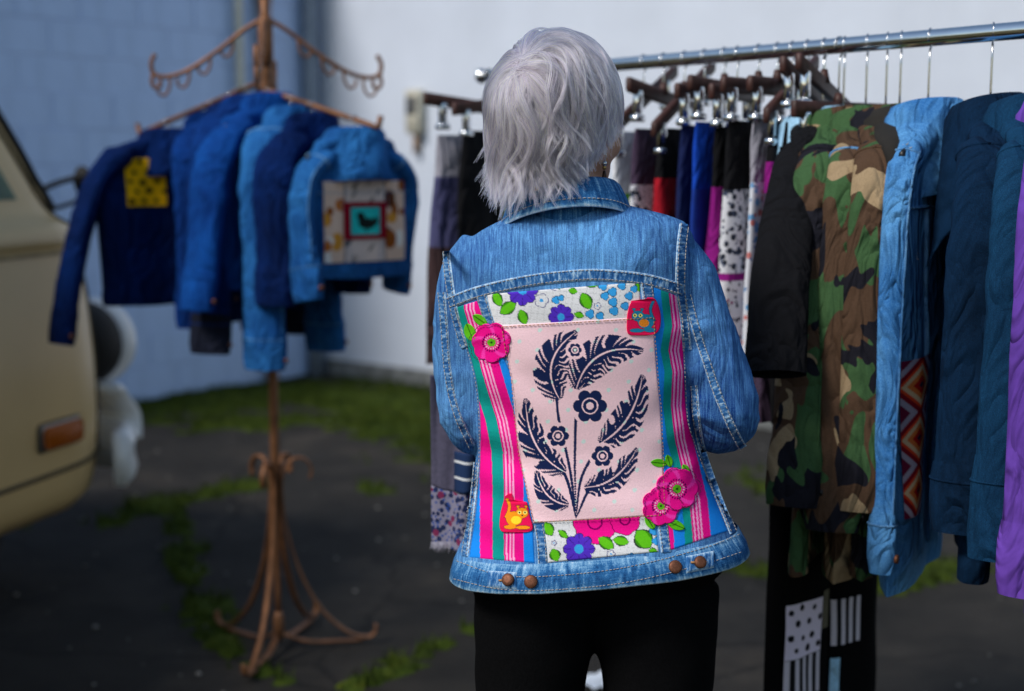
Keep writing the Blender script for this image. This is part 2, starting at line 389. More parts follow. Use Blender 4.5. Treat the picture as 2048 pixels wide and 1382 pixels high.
# ------------------------------------------------------------------ van
VAN = empty('van', (-2.12, 5.14, 0), 'cream van with amber side marker and white bumper parked by the block wall', 'van', rz=math.atan2(.954, .301))
def paint(name, c, rough=.35):
    m, nt, b = newmat(name, rough, .4); v = mapped(nt, (1, 1, 1)); f = noi(nt, v, 3, 4)
    nt.links.new(ramp(nt, f, [(.3, tuple(x * .88 for x in c)), (.7, c)]), b.inputs[0]); b.inputs['Coat Weight'].default_value = .25; b.inputs['Coat Roughness'].default_value = .2
    return m
cream = paint('cream van paint', (.64, .45, .205)); dark = plain('black rubber', (.012, .012, .013), .7)
gl, nt, b = newmat('van glass', .06, .5); b.inputs['Base Color'].default_value = (.10, .30, .30, 1); b.inputs['Transmission Weight'].default_value = .85; b.inputs['IOR'].default_value = 1.3
VT = [  # z, front x, half width, corner radius, rear x
    (.30, -.10, .80, .30, -4.2), (.34, -.05, .835, .32, -4.25), (.42, -.015, .85, .34, -4.28), (.60, .0, .86, .36, -4.3), (.80, -.005, .865, .37, -4.3), (1.0, -.03, .865, .38, -4.3),
    (1.14, -.06, .86, .39, -4.28), (1.165, -.065, .862, .39, -4.28), (1.18, -.07, .872, .39, -4.28), (1.20, -.075, .874, .39, -4.28), (1.235, -.10, .862, .38, -4.27), (1.26, -.14, .83, .36, -4.25), (1.30, -.17, .815, .35, -4.24),
    (1.45, -.27, .795, .33, -4.20), (1.65, -.42, .765, .31, -4.14), (1.78, -.54, .735, .30, -4.08), (1.87, -.70, .68, .30, -3.98), (1.93, -.95, .58, .30, -3.8), (1.955, -1.3, .40, .25, -3.5)]
VT = np.array(VT)
def vloop(z, off=0.):
    xf, hw, r, xr = [np.interp(z, VT[:, 0], VT[:, k]) for k in (1, 2, 3, 4)]
    xf += off; hw += off; xr -= off; r = min(r + off, hw * .95)
    pts = []
    def arc(cx, cy, a0, a1, k):
        for a in np.linspace(a0, a1, k): pts.append((cx + r * math.cos(a), cy + r * math.sin(a), z))
    # start at the rear right, run along the right side to the front, round the nose, down the left side
    for x in np.linspace(xr + .3, xf - r, 30)[:-1]: pts.append((x, -hw, z))
    arc(xf - r, -hw + r, -math.pi / 2, 0, 16)
    for y in np.linspace(-hw + r, hw - r, 10)[1:-1]: pts.append((xf, y, z))
    arc(xf - r, hw - r, 0, math.pi / 2, 16)
    for x in np.linspace(xf - r, xr + .3, 30)[1:]: pts.append((x, hw, z))
    for y in np.linspace(hw - .1, -hw + .1, 8): pts.append((xr + .02, y, z))
    return np.array(pts)
def side_at(x, z, off=0.):
    """a point of the right side/nose at local x"""
    xf, hw, r = [np.interp(z, VT[:, 0], VT[:, k]) for k in (1, 2, 3)]
    y = -hw
    if x > xf - r: y = -(hw - r) - math.sqrt(max(1e-6, r * r - (x - xf + r) ** 2))
    return np.array((x, y - off, z))
zs = np.concatenate([np.linspace(.30, 1.12, 18), [1.14, 1.155, 1.17, 1.18, 1.19, 1.20, 1.215, 1.235, 1.25, 1.27, 1.30], np.linspace(1.35, 1.955, 16)])
mk('body', *loft(np.array([vloop(z) for z in zs])), cream, VAN)
def side_patch(poly_l, poly_r, zr, name, mat, off=.004, nx=12, nzv=12):
    V = []
    for z in np.linspace(*zr, nzv):
        a, c = np.interp(z, *zip(*[(p[1], p[0]) for p in poly_l])), np.interp(z, *zip(*[(p[1], p[0]) for p in poly_r]))
        for x in np.linspace(a, c, nx): V.append(side_at(x, z, off))
    return mk(name, V, gridF(nzv, nx), mat, VAN)
side_patch([(-1.30, 1.32), (-1.26, 1.78)], [(-.56, 1.32), (-.86, 1.78)], (1.32, 1.77), 'door_window', gl)
side_patch([(-2.4, 1.32), (-2.4, 1.78)], [(-1.45, 1.32), (-1.45, 1.78)], (1.32, 1.77), 'side_window', gl)
V = []
for z in np.linspace(1.29, 1.79, 12):
    L = vloop(z, .005); sel = L[(L[:, 0] > np.interp(z, VT[:, 0], VT[:, 1]) - .20)]; k = np.linspace(0, len(sel) - 1, 24)
    V += [sel[int(round(q_))] for q_ in k]
mk('windshield', V, gridF(12, 24), gl, VAN)
frame_path = [V[i * 24] for i in range(12)]
mk('windshield_seal', *tube(frame_path, .014, 8), dark, VAN)
mk('windshield_seal', *tube(V[:24], .014, 8), dark, VAN)
# door gap, sill gap
gapm = plain('panel gap', (.05, .042, .028), .9)
def strip(path, wd, name, mat, off=.003):
    P = np.array([side_at(x, z, off) for x, z in smooth_path(path, 50)]); 
    return mk(name, *tube(P, wd, 6), mat, VAN)
strip([(-.80, 1.80), (-.62, 1.58), (-.46, 1.36), (-.36, 1.26), (-.27, 1.20), (-.21, 1.05), (-.17, .85), (-.145, .65), (-.14, .47)], .008, 'door_gap', gapm, .0)
strip([(-.14, .47), (-.4, .455), (-.9, .45), (-1.25, .45)], .008, 'sill_gap', gapm, .0)
strip([(-1.35, .45), (-1.35, 1.2), (-1.36, 1.8)], .008, 'door_gap', gapm, .0)
strip([(-3.9, 1.150), (-2.5, 1.150), (-1.2, 1.150), (-.6, 1.150), (-.32, 1.150)], .007, 'belt_shade_strip', plain('belt shadow paint', (.34, .25, .12), .5), .0)  # shade under the belt ledge painted as a darker cream strip
# amber marker
amb, nt, b = newmat('amber lens', .4, .15); b.inputs['Base Color'].default_value = (.34, .075, .002, 1)
c0 = side_at(-.46, .575)
mkr = mk('side_marker', *box(c0[0] - .115, c0[0] + .115, c0[1] - .014, c0[1] + .01, .53, .625, .012), plain('marker bezel', (.25, .25, .24), .3, metal=.7), VAN)
mk('lens', *box(c0[0] - .10, c0[0] + .10, c0[1] - .026, c0[1] - .012, .542, .613, .012), amb, mkr)
# headlights
white = paint('white van trim', (.90, .91, .92), .3)
for s in (-1, 1):
    hc = np.array((-.07, s * .64, .80))
    P = [hc + (x, 0, 0) for x in (-.05, .06, .10, .12)]
    hd = mk('headlight', *tube(P, [.15, .15, .145, .13], 24), dark, VAN)
    mk('rim', *tube([hc + (x, 0, 0) for x in (.11, .16, .19, .20)], [.142, .155, .145, .12], 24), white, hd)
    V, F = sphere(hc + (.19, 0, 0), (.06, .12, .12), 10, 18); mk('lens', V, F, plain('headlight glass', (.62, .66, .70), .15), hd)
# bumper: a rounded section swept round the nose, its ends stepping up
sec = smooth_path([(0, .085), (.05, .08), (.075, .03), (.06, 0.), (.075, -.03), (.05, -.085), (0, -.09)], 20)
path = []
for a in np.linspace(-1, 1, 41):
    y = a * .90; x = .075 - .08 * abs(a) ** 3 - (.20 * max(0, abs(a) - .86) / .14 if abs(a) > .86 else 0)
    zz = .44 + (.0 if abs(a) < .95 else .0)
    path.append((x, y, zz))
path = np.array(path); T = np.gradient(path, axis=0); T /= np.linalg.norm(T, axis=1)[:, None]
rows = []; ringp = [(-.012, .085), (.025, .09), (.055, .055), (.045, .012), (.045, -.012), (.055, -.055), (.025, -.09), (-.012, -.085)]
for p_, t_ in zip(path, T):
    n_ = np.array((t_[1], -t_[0], 0)); rows.append([p_ + n_ * a_ + np.array((0, 0, z_)) for a_, z_ in ringp])
bp = mk('bumper', *loft(np.array(rows)), white, VAN)
for s in (-1, 1):
    st = smooth_path([(-.06, s * .78, .66), (-.02, s * .78, .645), (.02, s * .78, .60), (.055, s * .78, .57), (.07, s * .78, .53), (.07, s * .78, .46)], 24)
    V, F = tube(st, .028, 10); V = np.array(V); V[:, 1] = s * .80 + (V[:, 1] - s * .80) * 3.2; mk('bumper_bracket', V, F, white, bp)
mk('mirror_arm', *tube(smooth_path([(-.20, -.66, 1.27), (-.15, -.74, 1.30), (-.14, -.76, 1.33)], 10), .007, 8), dark, VAN)
mk('mirror', *sphere((-.14, -.765, 1.37), (.015, .035, .05), 10, 14), dark, VAN)
for y in (-.45, .2):
    mk('wiper', *tube(smooth_path([(-.10, y, 1.25), (-.10, y - .05, 1.30), (-.155, y - .22, 1.36), (-.20, y - .42, 1.40)], 14), .011, 6), dark, VAN)
for x in (-.95, -3.4):
    for s in (-1, 1):
        wc = np.array((x, s * .70, .32))
        wh = mk('wheel', *tube([wc + (0, dy * s, 0) for dy in (-.08, -.06, .05, .075, .08)], [.27, .31, .32, .30, .24], 28), dark, VAN)
        mk('rim', *tube([wc + (0, dy * s, 0) for dy in (.06, .085, .09)], [.20, .19, .09], 24), white, wh)

# ------------------------------------------------------------------ garments
def bvh_of(V, F): return BVHTree.FromPolygons([Vector(p) for p in V], [list(map(int, f)) for f in F])
def body_surface(L, hw_tab, dp_tab, fold=.010, seed=0, nzv=46, na=64, kf=28., neck=.07, open_arm=None):
    rows = []
    for iz, u in enumerate(np.linspace(0, 1, nzv)):
        z = -L * u; hw = interp(hw_tab, u); dp = interp(dp_tab, u)
        a = np.linspace(0, 2 * math.pi, na, endpoint=False)
        ca, sa = np.cos(a), np.sin(a)
        x = hw * np.sign(ca) * np.abs(ca) ** .75; y = dp * np.sign(sa) * np.abs(sa) ** .8
        amp = fold * min(1, u * 1.6)
        ph = seed * 1.7; wv = np.array([noise.noise(Vector((px_ * 9, py_ * 9 + ph, z * 2.2))) for px_, py_ in zip(x, y)])
        w2 = np.array([noise.noise(Vector((px_ * 16, py_ * 16 + ph, z * 9 + 7))) for px_, py_ in zip(x, y)])
        side = np.sign(sa) * np.abs(sa) ** .5
        y = y + side * amp * (np.sin(x * kf + ph + 2.5 * wv + z * 3) * .7 + .9 * wv) + .004 * w2
        x = x + np.sign(ca) * amp * .6 * wv
        zz = z + .008 * wv * u
        rows.append(np.stack([x, y, np.broadcast_to(zz, x.shape)], -1))
    return np.array(rows)
def sleeve_surface(p, r0, r1, seed=0, flat=1.4, n=40, na=26, fold=.013, sfold=.19):
    P = smooth_path(p, n); T, N, B = frames(P); fold = min(fold, r1 * sfold)
    rows = []
    for k in range(n):
        t = k / (n - 1); r = lerp(r0, r1, t ** .8) * min(1, .45 + t * 5.0); a = np.linspace(0, 2 * math.pi, na, endpoint=False)
        # the wide axis lies across the wearer (front to back = local y)
        Yx = np.array((0, 1., 0)); Yx = Yx - T[k] * np.dot(Yx, T[k]); Yx /= np.linalg.norm(Yx); X = np.cross(Yx, T[k])
        ring = P[k] + np.outer(np.cos(a) * r / flat, X) + np.outer(np.sin(a) * r * flat, Yx)
        w_ = np.array([noise.noise(Vector((q[0] * 17 + seed * 3.1, q[1] * 17, q[2] * 4.5))) for q in ring])
        w2 = np.array([noise.noise(Vector((q[0] * 9 + q[2] * 7, q[1] * 9 + seed * 5.3, q[2] * 24 + q[0] * 14))) for q in ring])
        bend = math.exp(-((t - .5) / .16) ** 2)
        d = fold * (1.3 * w_ + (.30 + .9 * bend) * w2)
        c = ring - P[k]; ring = P[k] + c * (1 + d / (np.linalg.norm(c, axis=1) + 1e-6))[:, None]
        rows.append(ring)
    return np.array(rows)
def band(rows_src, u0, u1, off, nrow=5):
    """a raised band following the rows of a lofted surface"""
    R_ = np.asarray(rows_src); n = len(R_); out = []
    cen = R_.mean(1, keepdims=True)
    for k, u in enumerate(np.linspace(u0, u1, nrow)):
        f = min(u, 1) * (n - 1); i = min(int(f), n - 2); q = lerp(R_[i], R_[i + 1], f - i); c = q.mean(0)
        if u > 1: q = q + (R_[-1] - R_[-3]) * 0 ; q = q + np.array((0, 0, -1.)) * (u - 1)
        d = q - c; d = d / (np.linalg.norm(d, axis=1)[:, None] + 1e-9)
        o_ = off * (0.2 if k in (0, nrow - 1) else 1)
        out.append(q + d * o_)
    return np.array(out)
def collar_surface(rx, ry, h, spread, front, gap=.5, n=36, lean=0.):
    """stand-up collar folded over; front=+1/-1 is the local y side where it opens"""
    rows = []
    h = h * .72; prof = [(0, -.012), (.002, h * .5), (.006, h * .95), (.011, h), (.017, h * .93), (.6 * spread, h * .35), (.9 * spread, -h * .45), (spread * 1.05, -h * 1.05), (spread * 1.02, -h * 1.12)]
    for d, z in prof:
        r = []
        for a in np.linspace(gap, 2 * math.pi - gap, n):
            c, s = math.sin(a), math.cos(a) * front
            e = (abs(a - math.pi) / (math.pi - gap)) ** 3; z = z if d < .8 * spread else z - .018 * e
            r.append(((rx + d) * c, (ry + d) * s + e * .012 * front, z - e * .02 * (1 if z > 0 else 1.6)))
        rows.append(r)
    return np.array(rows)
def patch_on(bvh, px_, pz_, side, off, dirv=(0, 1, 0)):
    """drop points (x, z grids) on a garment from the local -y (side=-1) or +y side"""
    out = np.zeros(px_.shape + (3,))
    d = Vector((0, -side, 0))
    last = 0.
    for i in np.ndindex(px_.shape):
        h = bvh.ray_cast(Vector((px_[i], side * .6, pz_[i])), d)
        y = h[0].y if h[0] is not None else last
        last = y; out[i] = (px_[i], y + side * off, pz_[i])
    return out
def rect_patch(parent, name, bvh, x0, x1, z0, z1, side, mat, colfn=None, off=.003, nx=24, nzv=24, shear=0.):
    gx_, gz_ = np.meshgrid(np.linspace(x0, x1, nx), np.linspace(z0, z1, nzv)); gxs = gx_ + shear * (gz_ - z0)
    P = patch_on(bvh, gxs, gz_, side, off)
    cols = None
    if colfn is not None: cols = colfn((gx_ - x0) / (x1 - x0), (gz_ - z0) / (z1 - z0))
    return mk(name, P.reshape(-1, 3), gridF(nzv, nx), mat, parent, cols=cols)
def button(parent, p, nrm, mat, r=.0085):
    nrm = np.asarray(nrm, float); nrm /= np.linalg.norm(nrm); P = [np.asarray(p) + nrm * t for t in (-.002, .002, .0035, .004)]
    return mk('button', *tube(P, [r, r, r * .85, r * .4], 14), mat, parent)
HOOKS = []
def hanger(loc, yaw, label, cat_mat, half, drop, group=None, kind='plastic', tilt=0., hookr=.018, rise=.085):
    """loc = point of the rail that carries it; arms lie along local x, 'drop' below the hook"""
    o = empty('clothes_hanger', loc, label, 'hanger', group, yaw)
    a = np.linspace(R(200), R(-80), 14); hr = hookr
    P = [(0, -0 + hr * math.cos(q), hr * math.sin(q) - hr * .0) for q in a]   # hook lies across the rail: local y is the rail direction
    P = [(hr * math.cos(q), 0, hr * math.sin(q)) for q in a] + [(0.004, 0, -hr * 1.15), (0, 0, -hr * 1.6), (0, 0, -rise)]
    P = np.array(P); P[:, 2] += -.001
    mk('hook', *tube(smooth_path(P, 40), .0019, 6), M['steel'], o)
    if kind == 'wire' or kind == 'plastic':
        r = .0055 if kind == 'plastic' else .0022
        arm = smooth_path([(-half, 0, -rise - drop), (-half * .55, 0, -rise - drop * .55), (-.03, 0, -rise - .012), (0, 0, -rise), (.03, 0, -rise - .012), (half * .55, 0, -rise - drop * .55), (half, 0, -rise - drop)], 40)
        mk('arms', *tube(arm, r, 8, flat=1.6 if kind == 'plastic' else 1), cat_mat, o)
        mk('bar', *tube([(-half, 0, -rise - drop), (half, 0, -rise - drop)], r * .7, 8), cat_mat, o)
    else:
        V, F = box(-half, half, -.007, .007, -rise - .026, -rise + .004, .003); V = np.array(V); V[:, 2] += V[:, 0] * tilt; mk('wood_bar', V, F, cat_mat, o)
        mk('neck', *tube([(0, 0, -rise - .005), (0, 0, -rise + .02)], [.012, .006], 10), cat_mat, o)
        for s in (-1, 1):
            x = s * half * .72; zz = -rise - .02 + x * tilt
            V, F = box(x - .010, x + .010, -.008, .008, zz - .045, zz + .006, .003)
            cl = mk('clip', V, F, M['chrome'], o)
            mk('clip_jaw', *box(x - .017, x + .017, -.011, .011, zz - .060, zz - .046, .003), M['chrome'], cl)
    return o
def jacket(loc, yaw, label, mat, L=.52, sh=.205, chest=.235, hem=.215, thick=.045, sl=.56, cuff=.042, arm=.046, front=1, spread=(.06, .06), fwd=(0., 0.), group=None, seed=0,
           fold=.015, drop=.055, neck=(.065, .045), colr=.035, band_h=.045, sleeves=True, name='denim_jacket', cat='jacket', buttons=True, cuffmat=None, btn=None, collar=True, bandmat=None, collarmat=None, elbow=.0, cuff_h=.06, patches=(), seams=True, yoke=True, sfold=.19):
    """a jacket hanging from its hanger; loc = neck point (top of the shoulders)"""
    o = empty(name, loc, label, cat, group, yaw)
    btn = btn or M['copper']
    hw = [(0, neck[0] * 1.05), (.03, .115), (.06, sh * .80), (drop / L + .015, sh * .97), (drop / L + .07, sh * 1.03), (.35, chest), (.7, (chest + hem) / 2), (1, hem)]
    dp = [(0, neck[1]), (.05, .045), (.12, thick * .75), (.35, thick), (.7, thick), (1, thick * .9)]
    rows = body_surface(L, hw, dp, fold, seed)
    V, F = loft(rows, False); mk('body', V, F, mat, o); bv = bvh_of(V, F)
    if band_h:
        b_ = band(rows, 1 - band_h / L, 1.0, .004); mk('waistband', *loft(b_, False), bandmat or mat, o)
    if sleeves:
        for k, s in enumerate((-1, 1)):
            s0 = np.array((s * (sh - .015), 0, -drop - .035)); lenk = sl
            p = [s0 + (-s * .075, 0, .055), s0 + (s * .012, 0, -.005), s0 + (s * (.035 + spread[k] * .25), fwd[k] * .2, -lenk * .22), s0 + (s * (.03 + spread[k] * .65) , fwd[k] * .45 + elbow * .4, -lenk * .55), s0 + (s * (.03 + spread[k]), fwd[k], -lenk)]
            sr = sleeve_surface(p, arm, cuff, seed * 7 + k * 3 + 1, sfold=sfold)
            sv = mk('sleeve', *loft(sr, False), mat, o)
            ia = int(sr.shape[1] * .75) + (2 if s < 0 else -2)
            smt = SEAM_LIGHT if 'faded' in mat.name or 'washed' in mat.name else mat
            if seams or 'camou' in mat.name:
                mk('sleeve_seam', *tube(sr[5:-1, ia] + (0, -.001, 0), .0022, 6), smt, sv)
                rg = sr[6]; mk('armhole_seam', *tube(np.vstack([rg, rg[:1]]), .0028, 6), smt, sv)
            if cuff_h:
                cb = band(sr, 1 - cuff_h / lenk, 1.0, .006); mk('cuff', *loft(cb, False), cuffmat or mat, sv)
                if seams: mk('cuff_stitching', *tube(np.vstack([cb[1], cb[1][:1]]), .0020, 5), smt, sv)
                c = cb[3]; i = int(np.argmin(c[:, 1])); button(sv, c[i] + (0, -.001, 0), (0, -1, 0), btn, .0075)
    if collar:
        cr = collar_surface(neck[0] * .92, neck[1] * .85, colr, .048, front); mk('collar', cr.reshape(-1, 3), gridF(*cr.shape[:2]), collarmat or mat, o)
    if buttons:   # front placket with buttons
        zt = np.linspace(-.05, -L * .97, 24); gx_, gz_ = np.meshgrid(np.linspace(-.02, .02, 5), zt)
        P = patch_on(bv, gx_, gz_, front, .004); mk('placket', P.reshape(-1, 3), gridF(24, 5), mat, o)
        for z in np.linspace(-.09, -L * .93, 6):
            h = bv.ray_cast(Vector((0, front * .6, z)), Vector((0, -front, 0)))
            if h[0]: button(o, np.array(h[0]) + (0, front * .006, 0), (0, front, 0), btn)
        for s in (-1, 1):   # chest pocket flaps
            x0, x1 = sorted((s * .055, s * .155)); gx_, gz_ = np.meshgrid(np.linspace(x0, x1, 9), np.linspace(-.16, -.205, 5))
            P = patch_on(bv, gx_, gz_ - .012 * (1 - np.abs((gx_ - (x0 + x1) / 2) / .05)) * ((gz_ < -.18)), front, .005); mk('pocket_flap', P.reshape(-1, 3), gridF(5, 9), mat, o)
    if seams:   # raised yoke seam and two long panel seams on the near face
        def seam(xs, zsv):
            gx_ = np.stack([xs - 0, xs], 0); P = patch_on(bv, np.asarray(xs)[None], np.asarray(zsv)[None], -1, .0025)[0]
            return mk('seam', *tube(P, .0042, 6, flat=.6), SEAM_LIGHT if 'faded' in mat.name or 'washed' in mat.name else mat, o)
        if yoke: seam(np.linspace(-chest * .86, chest * .86, 30), np.full(30, -.15))
        for s in (-1, 1): seam(np.linspace(s * chest * .42, s * hem * .25, 24), np.linspace(-.155, -L + band_h, 24))
    return o, bv, rows
SEAM_LIGHT = denim('blue seam worn pale', srgb(30, 84, 140), srgb(120, 170, 212), .8)
def cloth_panel(loc, yaw, label, bands, wd, L, group, seed, name='skirt', cat='skirt', thick=.016, flare=1.25, fold=.014):
    """a skirt or leggings piece clipped by its waist; bands = (u0, u1, material, x-range)"""
    o = empty(name, loc, label, cat, group, yaw)
    rows = body_surface(L, [(0, wd), (.3, wd * lerp(1, flare, .4)), (1, wd * flare)], [(0, .006), (.08, thick), (1, thick * 1.5)], fold, seed, 40, 48, 40.)
    n = len(rows)
    for u0, u1, m, part in bands:
        i0, i1 = int(u0 * (n - 1)), int(u1 * (n - 1)); rr = rows[i0:i1 + 1]
        c = rr.mean(1, keepdims=True); rr = c + (rr - c) * (1.0 + .004 * bands.index((u0, u1, m, part)))
        mk(part, *loft(rr, False), m, o)
    return o, rows

# ------------------------------------------------------------------ coat stand
PS = unz(572, 1300); PY = PS[1]
rust = plain('rusted bronze metal', (.185, .082, .038), .5, .4, .45, var=.45, scale=25, bmp=.2)
ST = empty('coat_stand', (PS[0] - .02, PY, 0), 'rusty wrought metal coat stand with curled arms, hung with denim jackets', 'coat stand')
ST_X = PS[0] - .02
mk('pole', *tube([(0, 0, z) for z in np.linspace(.10, 1.90, 24)], np.where(np.linspace(.10, 1.90, 24) < .5, .009, .0135), 12), rust, ST)
mk('finial', *sphere((0, 0, 1.93), (.024, .024, .035), 10, 12), rust, ST)
mk('collar', *tube([(0, 0, z) for z in (1.70, 1.71, 1.83, 1.84)], [.015, .021, .021, .015], 14), rust, ST)
def flatb(P, side, wd, th):
    P = np.asarray(P, float); T = np.gradient(P, axis=0); T /= np.linalg.norm(T, axis=1)[:, None]; S = np.asarray(side, float); N = np.cross(T, S)
    return loft(np.stack([P + S * wd - N * th, P + S * wd + N * th, P - S * wd + N * th, P - S * wd - N * th], 1))
for k, a in enumerate((R(180), R(8), R(95), R(-85))):
    c, s = math.cos(a), math.sin(a)
    r_ = smooth_path([(.01, 1.83), (.06, 1.80), (.14, 1.74), (.22, 1.69), (.28, 1.672), (.315, 1.68), (.322, 1.71), (.31, 1.735)], 36)
    am = mk('arm', *tube([(c * q, s * q, z) for q, z in r_], .0064, 8), rust, ST)
    for q, z in ((.09, 1.775), (.155, 1.727), (.215, 1.69), (.27, 1.668)):
        hk = smooth_path([(q, z), (q + .004, z - .03), (q + .018, z - .048), (q + .034, z - .040), (q + .036, z - .022)], 14)
        mk('hook', *tube([(c * x, s * x, zz) for x, zz in hk], .0042, 6), rust, am)
    sp = smooth_path([(.318, 1.68), (.322, 1.655), (.31, 1.64), (.298, 1.65), (.30, 1.664)], 14)
    mk('scroll', *tube([(c * x, s * x, zz) for x, zz in sp], .006, 6), rust, am)
AD = np.array((.80, -.60)); AA = math.atan2(AD[1], AD[0])
def armz(t): return 1.665 - .26 * abs(t) - (.0 if t < 0 else .03)
for s, ln in ((-1, .56), (1, .42)):
    ts = np.linspace(0, ln, 20); mk('lower_arm', *tube([(AD[0] * t * s, AD[1] * t * s, armz(t * s)) for t in ts] + [(AD[0] * (ln + .01) * s, AD[1] * (ln + .01) * s, armz(ln * s) + .03)], .008, 8), rust, ST)
legang = [R(-100), R(140), R(12), R(75)]
for a in legang:
    c, s = math.cos(a), math.sin(a)
    lp = smooth_path([(.10, .515), (.105, .545), (.085, .575), (.05, .575), (.024, .54), (.018, .48), (.028, .38), (.065, .24), (.125, .12), (.20, .045), (.26, .022), (.285, .035), (.288, .06)], 60)
    mk('leg', *flatb([(c * x, s * x, z) for x, z in lp], (-s, c, 0), .0085, .0035), rust, ST)
    fp = smooth_path([(.015, .05), (.08, .022), (.18, .016), (.25, .015)], 12)
    mk('foot_bar', *flatb([(c * x, s * x, z) for x, z in fp], (-s, c, 0), .0085, .0035), rust, ST)
mk('pole_foot', *tube([(0, 0, z) for z in (.03, .05, .10, .12)], [.010, .016, .016, .010], 12), rust, ST)

dk = dict(d1=denim('deep blue denim', srgb(2, 22, 70), srgb(10, 62, 138), .6, .8), d2=denim('dark navy blue denim', srgb(2, 14, 48), srgb(6, 42, 104), .6, .8),
          d3=denim('bright blue denim', srgb(3, 34, 94), srgb(18, 84, 166), .6, .8), d4=denim('mid blue faded denim', srgb(10, 56, 116), srgb(48, 118, 184), .7, .9))
def on_arm(t): return np.array((ST_X + AD[0] * t, PY + AD[1] * t, armz(t) - .055))
JY = math.atan2(.80, .60)
gj = 'denim jackets hung on the coat stand'
def on_stand(t, dyaw, hm, half, **k):
    p = on_arm(t); y = JY + dyaw
    hl = hanger((p[0], p[1], armz(t)), y, k.pop('hlabel'), hm, half, .055, 'hangers on the coat stand', rise=.05, hookr=.011)
    return jacket((p[0], p[1], p[2] + .012), y, group=gj, **k)
def dots(nc, base, dotc, cell, rad, seed):
    def f(u, v):
        out = np.broadcast_to(np.array(base), u.shape + (3,)).copy(); r_ = random.Random(seed)
        nxd = max(2, int(round(math.sqrt(nc * cell)))); nyd = max(2, int(round(nc / nxd)))
        for k in range(nxd * nyd):
            x = (k % nxd + .5 + .5 * (k // nxd % 2) - .25 + r_.uniform(-.14, .14)) / nxd; y = (k // nxd + .5 + r_.uniform(-.14, .14)) / nyd; q = rad * r_.uniform(.6, 1.1)
            out[((u - x) * cell) ** 2 + (v - y) ** 2 < q * q] = dotc
        return out
    return f
yel = srgb(232, 176, 20)
o, bv, rows = on_stand(-.43, -.27, M['plastic_black'], .18, hlabel='black hanger inside the jacket with the yellow spotted patch', label='dark denim jacket with a yellow black-spotted chest patch', mat=dk['d2'], L=.50, seed=1, spread=(.14, .02), fwd=(-.02, -.05), sl=.51, front=1)
rect_patch(o, 'yellow_patch', bv, -.155, -.035, -.065, -.205, -1, M['vc'], dots(15, yel, (.012, .01, .006), .8, .065, 4), off=.010, nx=60, nzv=70)
on_stand(-.235, .62, M['plastic_black'], .17, hlabel='black hanger inside the plain deep blue jacket beside the spotted patch', label='plain deep blue denim jacket hanging next to the jacket with the yellow patch', mat=dk['d1'], L=.50, seed=2, spread=(.02, .03), sl=.50, sh=.19)
on_stand(-.15, .55, M['plastic_black'], .17, hlabel='black hanger inside the long navy denim jacket', label='long navy denim jacket with straight hem, second from the spotted one', mat=dk['d2'], L=.60, seed=3, spread=(.02, .03), sl=.46, sh=.19)
on_stand(-.08, .30, M['plastic_black'], .18, hlabel='black hanger inside the jacket with buttoned black cuff', label='navy denim jacket with dark buttoned cuffs hanging close to the pole', mat=dk['d1'], L=.48, seed=4, spread=(.03, .05), sl=.60, sh=.19, cuffmat=denim('black blue denim', (.004, .005, .010), (.02, .025, .05)))
on_stand(.01, .08, M['plastic_black'], .18, hlabel='black hanger inside the bright blue jacket in front of the pole', label='bright blue denim jacket with turned-up collar and long sleeves in front of the pole', mat=dk['d3'], L=.50, seed=5, spread=(.10, -.02), fwd=(.0, .04), sl=.46, colr=.055, sh=.19)
on_stand(.095, .35, M['plastic_grey'], .17, hlabel='wide grey plastic hanger with a rounded neck', label='faded blue denim jacket with soft collar on the grey hanger', mat=dk['d4'], L=.46, sh=.17, chest=.18, hem=.165, seed=6, sl=.60, spread=(.01, .02))
on_stand(.175, .2, M['plastic_black'], .16, hlabel='black hanger inside the small dark jacket behind the bird patch', label='small dark denim jacket squeezed behind the bird-patch jacket', mat=dk['d2'], L=.42, sh=.165, chest=.18, hem=.17, seed=7, sl=.40, spread=(.02, .02))
def bird(u, v):
    out = np.broadcast_to(np.array(srgb(40, 190, 190)), u.shape + (3,)).copy()
    border = (u < .17) | (u > .83) | (v < .15) | (v > .87); out[border] = srgb(140, 18, 40)
    bd = ((u - .54) / .19) ** 2 + ((v - .58) / .15) ** 2 < 1
    bd |= ((u - .40) / .085) ** 2 + ((v - .36) / .09) ** 2 < 1
    bd |= (np.abs(u - .42 - (v - .45) * .2) < .085) & (v > .34) & (v < .58)
    bd |= (np.abs(u - .72) < .05) & (v > .42) & (v < .60)
    bd |= (np.abs(u - .52) < .014) & (v > .7) & (v < .82)
    out[bd & ~border] = (.012, .02, .02); return out
def animals(seed):
    def f(u, v):
        out = np.broadcast_to(np.array(srgb(226, 196, 176)), u.shape + (3,)).copy(); r_ = random.Random(seed)
        for k in range(9):
            x, y, a_, b_ = r_.random(), r_.random(), r_.uniform(.14, .34), r_.uniform(.04, .12)
            out[((u - x) / a_) ** 2 + ((v - y) / b_) ** 2 < 1] = r_.choice([srgb(150, 82, 34), srgb(190, 110, 44), srgb(96, 56, 36), srgb(240, 236, 230), srgb(214, 150, 62)])
        return out
    return f
def pale(seed):
    def f(u, v):
        out = np.broadcast_to(np.array(srgb(214, 198, 192)), u.shape + (3,)).copy(); r_ = random.Random(seed)
        for k in range(5):
            x, y, a_, b_ = r_.random(), r_.random(), r_.uniform(.02, .05), r_.uniform(.1, .25)
            out[((u - x + (v - y) * .4) / a_) ** 2 + ((v - y) / b_) ** 2 < 1] = srgb(90, 86, 84)
        return out
    return f
